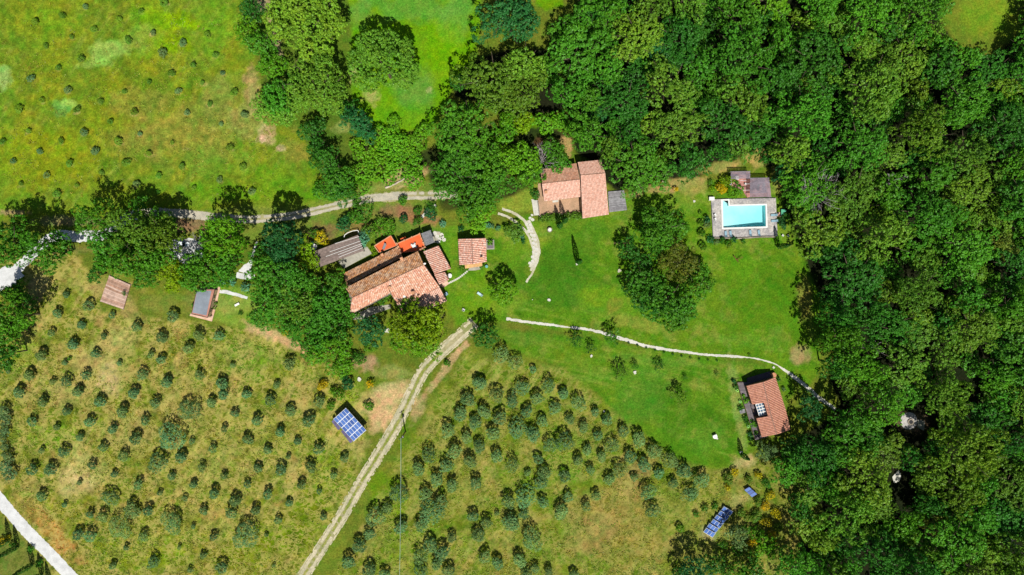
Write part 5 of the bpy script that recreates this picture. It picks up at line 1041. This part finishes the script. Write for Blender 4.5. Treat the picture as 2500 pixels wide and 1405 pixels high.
for x, y, a, l in ((455, 1165, -1.5, 'blue sun lounger below the pool, leftmost of the four in the row'), (530, 1160, -1.45, 'blue sun lounger below the pool, second from the left in the row'), (838, 1150, -1.5, 'blue sun lounger below the pool, third from the left in the row'), (972, 1150, -1.45, 'blue sun lounger below the pool, rightmost of the four in the row'),
                   (1205, 868, .05, 'blue sun lounger right of the pool, the upper of the pair'), (1212, 958, .05, 'blue sun lounger right of the pool, the lower of the pair')):
    lounger(*S_(x, y), a, l)

def chair(px, py, z0, label, mat, ang=0., group=None, sc=1.):
    b = W(px, py, z0); r = thing('garden_chair', label, 'chair', b, group); c, s = math.cos(ang), math.sin(ang)
    def at(u, v, zz): return (b.x + (u * c - v * s) * sc, b.y + (u * s + v * c) * sc, b.z + zz * sc)
    part('seat', MB().box(at(0, 0, .43), (.55 * sc, .55 * sc, .06), ang), mat, r); part('backrest', MB().box(at(-.26, 0, .7), (.06 * sc, .55 * sc, .5 * sc), ang), mat, r)
    for v in (-.28, .28): part('armrest', MB().box(at(0, v, .62), (.5 * sc, .06, .04), ang), mat, r)
    for u in (-.23, .23):
        for v in (-.23, .23): part('leg', MB().box(at(u, v, .21), (.05, .05, .42 * sc), ang), mat, r)
chair(*S_(285, 868), .45, 'pale folding chair left of the pool, the upper of the pair', white, .4, 'chairs left of the pool', 1.25); chair(*S_(290, 932), .45, 'pale folding chair left of the pool, the lower of the pair', white, .5, 'chairs left of the pool', 1.25)

# pergolas north of the pool
tp = part('pergola_paving', MB().prism(D(.12, (535, 200), (830, 190), (838, 295), (1140, 290), (1165, 580), (790, 590), (720, 480), (540, 400)), 0), noisy('red_brick_paving', (206, 146, 134), .72, .25, 2.2, col2=(180, 130, 124))); tag(tp, 'reddish brick paving under the two pergolas by the pool', 'paving')
reed = noisy('reed_slats', (168, 158, 172), .7, .25, 3.)
beamw = noisy('bleached_beam', (214, 206, 208), .74, .12, 4.)
p1 = thing('pool_pergola', 'smaller slatted pergola, upper left of the two above the pool', 'pergola', D(0, (685, 250))[0], 'pergolas above the pool'); pergola(p1, D(2.5, (535, 192), (835, 186), (838, 290), (540, 300)), 2.5, 46, .075, 3, .1, reed, reed)
p2 = thing('pool_pergola', 'larger slatted pergola, right of the two above the pool', 'pergola', D(0, (1000, 440))[0], 'pergolas above the pool'); pergola(p2, D(2.5, (838, 292), (1130, 288), (1165, 582), (832, 588)), 2.5, 52, .075, 5, .1, reed, reed)
m = MB()
for a, b in (((540, 300), (545, 395)), ((730, 478), (835, 478)), ((680, 328), (780, 326)), ((780, 380), (838, 380)), ((520, 392), (550, 392))): a, b = D(2.3, a, b); bar(m, a, b, .14, .1)
part('beam', m, beamw, p2)
lounger(*S_(960, 440), 1.55, 'teal lounger in the shade of the larger pergola, left one', .12, tealm, 'loungers under the pergola'); lounger(*S_(1045, 430), 1.55, 'teal lounger in the shade of the larger pergola, right one', .12, tealm, 'loungers under the pergola')
q = D(.12, (625, 290))[0]; tb = thing('garden_table', 'round pale table under the smaller pergola above the pool', 'table', q); part('tabletop', MB().disc(q, .65, q.z + .68, q.z + .73, 18), white, tb); part('pedestal', MB().tube(q, q + Vector((0, 0, .68)), .06), greym, tb)
chair(*S_(760, 385), .12, 'pale chair between the two pergolas above the pool', white, 1.)
q = W(1911, 522, .1); tt = thing('ping_pong_table', 'green table half in tree shade right of the pool', 'table', q); part('tabletop', MB().box((q.x, q.y, .78), (1.5, 2.4, .04), 0).box((q.x, q.y, .86), (1.5, .03, .15), 0), noisy('green_board', (96, 186, 150), .75, .05), tt)
for u in (-.6, .6):
    for v in (-1, 1): part('leg', MB().box((q.x + u, q.y + v, .38), (.06, .06, .76)), greym, tt)
pv = part('paving', MB().prism(D(.1, (1258, 825), (1335, 820), (1335, 890), (1265, 890)), 0), pinkpave); tag(pv, 'small pink paved strip joining the pool terrace to the green table', 'paving')
for x, y in ((1340, 1185), (1425, 1190)): chair(*S_(x, y), 0, 'white garden chair right of the lower pool corner, the %s one' % ('left' if x < 1400 else 'right'), white, .8, 'white chairs on the grass')

# ---- solar arrays -------------------------------------------------------------
pvm, t, b = nodes('solar_cells'); b.inputs['Base Color'].default_value = (*lin((70, 104, 176), .8), 1); b.inputs['Roughness'].default_value = .3; b.inputs['Specular IOR Level'].default_value = .35
nz = nd(t, 'ShaderNodeTexWhiteNoise', noise_dimensions='3D'); oi = nd(t, 'ShaderNodeObjectInfo'); t.links.new(oi.outputs['Location'], nz.inputs['Vector'])
t.links.new(ramp(t, oi.outputs['Random'], [(0, lin((60, 92, 160), .8)), (.5, lin((76, 112, 182), .8)), (1, lin((88, 124, 194), .8))]), b.inputs['Base Color'])
frm = noisy('panel_frame', (226, 232, 238), .8, .04, 4., rough=.4, bump=0)
def array(name, label, P, nu, nv, loc, gap=.035, frame=frm, stagger=None, pfun=None):
    a = thing(name, label, 'solar array', loc)
    fm = MB().prism([p - Vector((0, 0, .03)) for p in P], min(p.z for p in P) - .12) if not stagger else MB()
    if not stagger: part('frame', fm, frame, a)
    for j in range(nv):
        for i in range(nu):
            u0, u1, v0, v1 = i / nu + gap * .5, (i + 1) / nu - gap * .5, j / nv + gap * .5, (j + 1) / nv - gap * .5
            q = [lerp4(P, *uv) for uv in ((u0, v0), (u1, v0), (u1, v1), (u0, v1))]
            part('panel', MB().prism([x + Vector((0, 0, .03)) for x in q], min(x.z for x in q) - .02), pvm, a)
    return a
SA = lambda z, *p: Q(780, 970, 10.807, z, *p)
P = SA(2.6, (700, 283), (1236, 872), (902, 1172), (362, 582)); 
P[0].z = P[1].z = 2.8; 
ar = array('solar_array', 'large square array of twenty-five blue solar panels beside the farm track', P, 5, 5, W(852, 1038), .03)
for q in inset(P, .9): part('post', MB().box((q.x, q.y, q.z / 2 - .1), (.15, .15, q.z - .2), .7), darkm, ar)
part('shed_wall', MB().prism([Vector((p.x, p.y, 2.2)) for p in inset(P, .78)], 0), noisy('dark_boards', (90, 70, 66), .7), ar)
vs = boards('violet_shed_roof', (104, 96, 130), (112, 104, 138), (98, 90, 122), .3, .15)
for pts in (((318, 645), (372, 590), (560, 830), (492, 872)), ((566, 905), (622, 852), (882, 1170), (815, 1215))):
    k = SA(1.9, *pts); part('lower_roof', MB().boardsheet(k[0], k[3], k[2], k[1], .3, 1.75), vs, ar); 
    for q in inset(k, .9)[::3]: part('post', MB().box((q.x, q.y, .85), (.12, .12, 1.7), .7), darkm, ar)
SB = lambda z, *p: Q(1700, 1140, 7.022, z, *p)
a = thing('solar_array', 'long stepped row of eighteen blue solar panels near the broom bushes', 'solar array', W(1755, 1275))
base = [(480, 680), (635, 770), (285, 1210), (130, 1115)]
for j in range(6):
    off = (0, 0) if j < 5 else (4, 6); sh = (-8 if j >= 4 else 0) + (-6 if j >= 2 else 0)
    r = []
    for v in (j / 6 + .006, (j + 1) / 6 - .006):
        for u in (0, 1): x = (base[0][0] * (1 - u) + base[1][0] * u) * (1 - v) + (base[3][0] * (1 - u) + base[2][0] * u) * v; y = (base[0][1] * (1 - u) + base[1][1] * u) * (1 - v) + (base[3][1] * (1 - u) + base[2][1] * u) * v; r.append((x + sh + off[0], y + off[1]))
    hi, lo = 1.3, .5
    R_ = [SB(hi if i in (0, 1) else lo, r[i])[0] for i in (0, 1, 3, 2)]
    fr_ = part('frame', MB().prism([p - Vector((0, 0, .03)) for p in R_], .35), frm, a)
    for i in range(3):
        u0, u1 = i / 3 + .022, (i + 1) / 3 - .022; q = [lerp4(R_, *uv) for uv in ((u0, .05), (u1, .05), (u1, .95), (u0, .95))]
        mm = MB(); up = Vector((0, 0, .03)); mm.face([x + up for x in q]); mm.face([x - up * .2 for x in q][::-1])
        part('panel', mm, pvm, a)
P = SB(1.0, (905, 345), (1045, 470), (955, 525), (820, 395)); P[0].z = P[1].z = 1.05
a = array('solar_array', 'small array of three blue solar panels by the yellow broom', P, 3, 1, W(1833, 1201), .05, noisy('bronze_frame', (120, 110, 130), .7))
for q in inset(P, .85): part('post', MB().box((q.x, q.y, q.z / 2 - .1), (.1, .1, q.z - .2)), greym, a)

# ---- power pole and line -------------------------------------------------------
b = W(990, 1054); tpz = Vector((b.x + .1, b.y, 9.2))
po = thing('power_pole', 'dark wooden power pole beside the farm track, carrying one line', 'power pole', b)
part('pole', MB().tube(b, tpz, .2, .13, 8), woodm, po); part('crossarm', MB().box((tpz.x, tpz.y, 8.9), (1.6, .12, .12), .5), darkm, po)
for s in (-.7, 0, .7): part('insulator', MB().tube(tpz + Vector((s * .88, s * .48, -.25)), tpz + Vector((s * .88, s * .48, .05)), .07, .05), white, po)
part('transformer', MB().tube(tpz + Vector((.25, 0, -2.4)), tpz + Vector((.25, 0, -1.5)), .28, .28, 10), greym, po)
wl = MB(); st_ = tpz; en = W(974, 1480, 8.6); N = 24; pr = st_
for i in range(1, N + 1): tt_ = i / N; q = st_.lerp(en, tt_) - Vector((0, 0, 2.2 * 4 * tt_ * (1 - tt_) * .4)); wl.tube(pr, q, .045, .045, 4); pr = q
single('power_line', wl, noisy('pale_cable', (176, 206, 196), .8, .05), st_, 'thin pale cable running down from the power pole over the grove', 'power line')

# ---- stones, furniture, small things -------------------------------------------
def irregular(px, py, r, h, name, label, cat, group=None, mat=limestone, rx=1., jit=.18, z0=0.):
    r = r * (.75 if name == 'rock' else 1); b = W(px, py, h); m = MB().disc(b, r, z0, z0 + h, 11, jit, rx); return single(name, m, mat, (b.x, b.y, z0), label, cat, group)
fs = [(1299, 526), (1294, 533), (1300, 537), (1292, 542), (1287, 548), (1294, 550), (1289, 556), (1296, 558), (1291, 565), (1299, 566), (1297, 574), (1304, 576), (1300, 584), (1307, 586), (1302, 594), (1309, 597), (1303, 605), (1310, 609), (1302, 616), (1309, 621), (1301, 628), (1307, 633), (1300, 638), (1294, 643)]
for i, (x, y) in enumerate(fs): irregular(x, y, .38 + .08 * (i % 3), .05, 'flagstone', 'white flagstone on the curved drive, %s counting down from the patio steps' % ordn(i + 1), 'flagstone', 'flagstones of the curved drive')
for i in range(12): t = i / 11; irregular(1097 + 43 * t, 691 - 28 * t + 3 * math.sin(t * 3), .3, .05, 'stepping_stone', '%s stepping stone from the farmhouse towards the square outhouse' % ordn(i + 1), 'stepping stone', 'stepping stones to the outhouse')
for i, (x, y) in enumerate([(1062, 570), (1068, 578), (1074, 584), (1080, 580), (1078, 574), (1084, 586), (1070, 590)]): irregular(x, y, .6, .05, 'paving_stone', 'pale round paving stone beside the grey pergola, %s from the left' % ordn(sorted([1062, 1068, 1074, 1080, 1078, 1084, 1070]).index(x) + 1), 'paving stone', 'paving stones beside the grey pergola')
for i, (x, y) in enumerate([(1032, 529), (1036, 524), (1040, 519), (1044, 514), (1049, 509), (1055, 505), (1062, 503)]): irregular(x, y, .55, .15 + .1 * i, 'garden_step', 'curving stone garden step above the farmhouse, %s from the bottom' % ordn(i + 1), 'step', 'curving garden steps', rx=.7)
for x, y, r, l, c in ((1409, 645, .55, 'white stones at the foot of the lone lawn cypress', 'rocks'), (1340, 733, .5, 'flat pale stone lying in the middle of the lawn', 'rock'), (1550, 910, .6, 'pale rock beside a small tree on the lower lawn', 'rock'), (1444, 870, .55, 'white stone below a slender tree under the white path', 'rock'), (1081, 546, .7, 'pale stone block in the flower bed above the outhouse', 'rock'), (1695, 492, .5, 'small pale square slab between lawn trees and pool', 'slab'),
                      (1645, 460, .8, 'grey boulder at the wood edge beside yellow flowers', 'rock'), (1617, 445, .5, 'small dark boulder beside the round yellow bush', 'rock'), (1889, 898, .45, 'white stone by the upper corner of the timber house', 'rock'), (1475, 1005, .35, 'tiny white stone at the edge of the grove', 'rock'), (877, 927, .8, 'white rock among shrubs left of the farm track', 'rock'), (1810, 1105, .6, 'pale stones on the bare ground below the timber house', 'rock'), (945, 808, .9, 'long pale stone between two garden trees', 'rock'), (1300, 732, .2, 'small white lawn stone', 'rock'), (1512, 662, .7, 'grey round stone bowl left of the lawn clump', 'stone bowl')):
    irregular(x, y, r, .3, 'rock', l, c, mat=gravel if 'boulder' in l or 'grey' in l else limestone, rx=1.4 if 'long' in l or 'flat' in l else 1., jit=.3)
# log
m = MB(); pts = [(941, 459), (950, 456), (958, 452), (966, 449), (972, 445), (979, 442), (990, 434)]
for i in range(6): m.tube(W(*pts[i], .25), W(*pts[i + 1], .25), .34 - .03 * i + .05 * (i % 2), .34 - .03 * (i + 1), 8)
single('fallen_log', m, noisy('pale_log', (212, 196, 180), .7, .3, 3., bump=.5), W(965, 449), 'long pale fallen log on bare ground above the upper track', 'log')
# bench, lounger, wheelbarrow-like chair on lawn
b = W(580, 744); o = thing('bench', 'white slab bench on the grass right of the cabin', 'bench', b); part('seat', MB().box((b.x, b.y, .46), (1.5, .62, .1), .5), white, o)
for s in (-.6, .6): part('leg', MB().box((b.x + s * .88, b.y + s * .48, .2), (.14, .5, .41), .5), white, o)
lounger(1172, 719, -.6, 'pale blue sun lounger alone on the lawn left of the round tree', 0, lightblue, None)
chair(1132, 757, 0, 'white chair on the lawn above the end of the farm track', white, 1.2, None, 1.3)
chair(1090, 718, 0, 'pale chair in the shade at the right corner of the farmhouse', bluem, .6, None, 1.6)
b = W(1098, 674); irregular(1098, 674, .7, .7, 'water_tank', 'pale rounded tank beside the farmhouse annex', 'tank', mat=white, jit=.1)
irregular(1188, 651, .45, .8, 'water_tank', 'small turquoise tub at the outhouse corner', 'tub', mat=tealm, jit=.03)
# stone well on the lawn
b = W(1342, 562); o = thing('stone_well', 'round stone well with white lid on the lawn below the guest house', 'well', b)
part('well_wall', MB().disc(b, .75, 0, .75, 18, .03), stone, o); part('lid', MB().disc(b, .5, .75, .85, 16), white, o)
# red terrace furniture
q = F(2.85, (1465, 330))[0]; o = thing('terrace_table', 'white table on the red roof terrace', 'table', q); part('tabletop', MB().box((q.x, q.y, q.z + .72), (1.1, .8, .06), .43), white, o)
for s in (-.4, .4): part('leg', MB().box((q.x + s, q.y + s * .45, q.z + .35), (.07, .07, .7), .43), white, o)
for i, (x, y) in enumerate(((1440, 320), (1492, 345), (1475, 305))): q = F(2.85, (x, y))[0]; qq = F(0, (x, y))[0]; chair(740 + x / 5.405, 540 + y / 5.405, 2.85, 'white chair at the terrace table, %s' % ('on its left', 'on its right', 'on its upper side')[i], white if i != 1 else bluem, i * 1.5, 'chairs at the terrace table')
lounger(740 + 1075 / 5.405, 540 + 335 / 5.405, 1.2, 'grey deck chair on the smaller red terrace', 2.25, greym, None)
# round table & parasol left of carport
b = W(768, 604); o = thing('garden_table', 'round white table left of the grey carport', 'table', b); part('tabletop', MB().disc(b, .95, .7, .76, 20), white, o); part('pedestal', MB().tube(b, b + Vector((0, 0, .7)), .1), white, o)
b = W(765, 596); o = thing('closed_parasol', 'dark green parasol beside the round white table', 'parasol', b); part('canopy', MB().tube(b + Vector((0, 0, 2.4)), b + Vector((0, 0, 1.7)), .05, .7, 8), noisy('green_canvas', (40, 110, 84), .7), o); part('mast', MB().tube(b, b + Vector((0, 0, 2.5)), .03), greym, o)
# garden swing frame on the lawn
b = W(1510, 585); o = thing('swing_frame', 'dark timber swing frame standing on the lawn left of the tree clump', 'swing', b)
A1 = [W(1497, 598), W(1516, 603)]; m = MB()
tp_ = [Vector((A1[0].x, A1[0].y + .8, 2.4)), Vector((A1[1].x + 1.2, A1[1].y - .2, 2.4))]
for x, y in ((1498, 590), (1502, 598), (1526, 592), (1530, 598)):
    q = W(x, y); part('leg', MB().tube(q, Vector((q.x, (W(1500, 594).y), 2.4)), .09), woodm, o)
a, c = W(1497, 594, 2.4), W(1532, 594, 2.4); part('top_beam', MB().tube(a, c, .1), woodm, o); part('swing_seat', MB().box((W(1512, 594).x, W(1512, 594).y, .5), (1.6, .5, .06)), woodm, o)
for dx in (-.7, .7): part('rope', MB().tube(Vector((W(1512, 594).x + dx, W(1512, 594).y, .5)), Vector((W(1512, 594).x + dx, W(1512, 594).y, 2.4)), .02), white, o)
# rusty farm tool on right lawn
b = W(1797, 634); o = thing('farm_implement', 'rusty old farm implement standing on the right lawn below the pool', 'farm tool', b); rust = noisy('rust', (130, 78, 56), .7, .3, 4.)
part('beam', MB().tube(b + Vector((-.9, 1.1, .5)), b + Vector((.7, -.9, .3)), .12), rust, o); part('handle', MB().tube(b + Vector((0, 0, .4)), b + Vector((1.8, .9, .9)), .06).tube(b + Vector((.1, -.2, .4)), b + Vector((1.9, .6, .9)), .05), rust, o)
part('wheel', MB().tube(b + Vector((-.8, .9, .45)), b + Vector((-.7, .97, .45)), .42, .42, 14), rust, o)
b = W(1745, 1066); o = thing('garden_bench', 'white curved garden bench on the lower lawn left of the timber house', 'seat', b)
part('seat', MB().disc(b, .7, .3, .45, 14, 0), white, o); part('backrest', MB().box((b.x - .3, b.y + .55, .65), (1.3, .15, .7), .4), white, o)
irregular(1751, 1071, .3, .3, 'plant_pot', 'small pale pot beside the white curved bench', 'pot')
# parked car under the trees
b = W(447, 597); car = thing('parked_car', 'white parked car mostly hidden under the roadside trees', 'car', b); a = -.15; c, s = math.cos(a), math.sin(a)
def cpt(u, v, z): return Vector((b.x + u * c - v * s, b.y + u * s + v * c, z))
def prof(pr, hw):
    m = MB(); L_ = [cpt(u, -hw, z) for u, z in pr]; R_ = [cpt(u, hw, z) for u, z in pr]; m.face(L_); m.face(R_[::-1])
    for i in range(len(pr)): j = (i + 1) % len(pr); m.face([L_[i], R_[i], R_[j], L_[j]])
    return m
carp = noisy('white_car_paint', (226, 234, 240), .85, .03, 1., rough=.25, bump=0, spec=.6)
part('body', prof([(-2.1, .35), (2.1, .35), (2.15, .7), (1.1, .92), (-1.9, .98), (-2.15, .75)], .85), carp, car); part('cabin', prof([(1.05, .9), (.4, 1.4), (-1.3, 1.45), (-1.8, .95)], .74), glassd, car); part('roof', prof([(.38, 1.4), (.3, 1.46), (-1.2, 1.5), (-1.32, 1.45)], .7), carp, car)
for u in (-1.35, 1.35):
    for v in (-.8, .8): part('wheel', MB().tube(cpt(u, v - .1, .33), cpt(u, v + .1, .33), .33, .33, 14), darkm, car)
for v in (-.6, .6): part('headlight', MB().box(cpt(2.12, v, .62), (.08, .3, .15), a), white, car)
# stone circle and pale terraces in the wood
b = W(2218, 1028); m = MB().disc(b, 2.6, 0, .2, 28, .04); o = thing('round_terrace', 'round pale stone terrace with a ring pit in a wood clearing', 'terrace', b); part('paving', m, noisy('pale_flagstones', (204, 200, 196), .7, .3, 2., col2=(190, 186, 186)), o)
q = W(2222, 1030); part('pit_ring', MB().disc(q, .95, .2, .5, 20, .05), stone, o); part('pit', MB().disc(q, .6, .5, .53, 16), darkm, o)
k = [W(2240, 1024, .15), W(2258, 1029, .15), W(2256, 1052, .15), W(2240, 1044, .15)]; part('landing', MB().prism(k, 0), greyslab, o)
b = W(2187, 1162); pts = []
for i in range(15): an = -1.9 + 2.9 * i / 14; pts.append(Vector((b.x + math.cos(an) * 1.6 - .2, b.y + math.sin(an) * 2.1, .25)))
pts += [Vector((b.x - .4, b.y + .6, .25)), Vector((b.x - 1.2, b.y - .3, .25))]
single('half_round_terrace', MB().prism(pts, 0), limestone, b, 'white half-round stone terrace in a small gap of the wood', 'terrace')
irregular(1062, 575, 1.6, .03, 'gravel_patch', 'pale gravel patch at the right end of the red terraces', 'gravel patch', mat=gravel, jit=.3)
# flat slab path below the main house
pv = part('paving', MB().prism(Q(620, 460, 2.927, .06, (700, 905), (770, 880), (830, 850), (980, 830), (975, 860), (850, 900), (790, 935), (710, 940)), 0), greyslab); tag(pv, 'grey paved path along the lower side of the farmhouse', 'paving')
# vine row of little posts along the lower lawn path
for i in range(11):
    t = i / 10; x = 1535 + 215 * t; y = 838 + 44 * math.sin(t * 1.35)
    plant('ball', x, y, 3.2, 'dark green', name='low_plant', noun='low plant', cat='plant', whole=True, group='row of low plants below the white path', mult=.9, word='tiny')

# ================================================================ labels that single out each plant
LM = [('swimming pool', 1818, 528), ('timber house', 1870, 990), ('farmhouse', 965, 690), ('square outhouse', 1152, 615), ('guest house', 1400, 460), ('flat-roofed cabin', 497, 742), ('wooden platform', 282, 715),
      ('large square solar array', 852, 1038), ('long solar array', 1755, 1275), ('small solar array', 1833, 1201), ('power pole', 990, 1054), ('round stone terrace', 2220, 1030), ('half-round terrace', 2187, 1162),
      ('lone lawn cypress', 1410, 640), ('umbrella pine', 1660, 638), ('silver dead tree', 2002, 470), ('upper left photo corner', 0, 0), ('upper right photo corner', 2500, 0), ('lower right photo corner', 2500, 1405), ('lower left photo corner', 0, 1405),
      ('fallen log', 965, 449), ('upper right grass gap', 2395, 45), ('lone meadow oak', 937, 158), ('parked white car', 447, 597), ('bare meadow patch', 650, 325), ('top edge centre', 1250, 0), ('right edge centre', 2500, 700), ('bottom edge centre', 1250, 1405), ('grey carport', 825, 615)]
DIRN = ['right of', 'upper right of', 'above', 'upper left of', 'left of', 'lower left of', 'below', 'lower right of']
def sector(p, l): return int(((math.degrees(math.atan2(l[2] - p[6 - 0 - 0], p[5] - l[1])) + 382.5) % 360) // 45)
cats = {}
for p in PLANTS: cats.setdefault(p[3], []).append(p)
special = {'flat-topped umbrella pine': 'brownish flat-topped umbrella pine over the clump of trees on the lawn', 'round tree alone on the lawn': 'bright green round tree alone on the lawn below the outhouse', 'dense round pine': 'dark bluish dense round pine left of the carport beside the upper track'}
for noun, L in cats.items():
    for p in L:
        if noun in special: p[0]['label'] = special[noun]; continue
        best = None
        for l in LM:
            if (noun == 'slim cypress' and 'cypress' in l[0]): continue
            d = math.hypot(p[5] - l[1], p[6] - l[2]); sc = int(((math.degrees(math.atan2(l[2] - p[6], p[5] - l[1])) + 382.5) % 360) // 45)
            rank = 1 + sum(1 for q in L if q is not p and int(((math.degrees(math.atan2(l[2] - q[6], q[5] - l[1])) + 382.5) % 360) // 45) == sc and math.hypot(q[5] - l[1], q[6] - l[2]) < d)
            if best is None or rank * 60 + d < best[0]: best = (rank * 60 + d, rank, l[0], sc)
        col = '' if noun in ('young olive', 'slim cypress') else p[2] + ' '
        p[0]['label'] = ('%s %s%s, %s%s the %s' % (p[1], col, noun, '' if best[1] == 1 and len(L) < 2 else (ordn(best[1]) + ' nearest ') if best[1] > 1 else 'nearest ', DIRN[best[3]], best[2]))
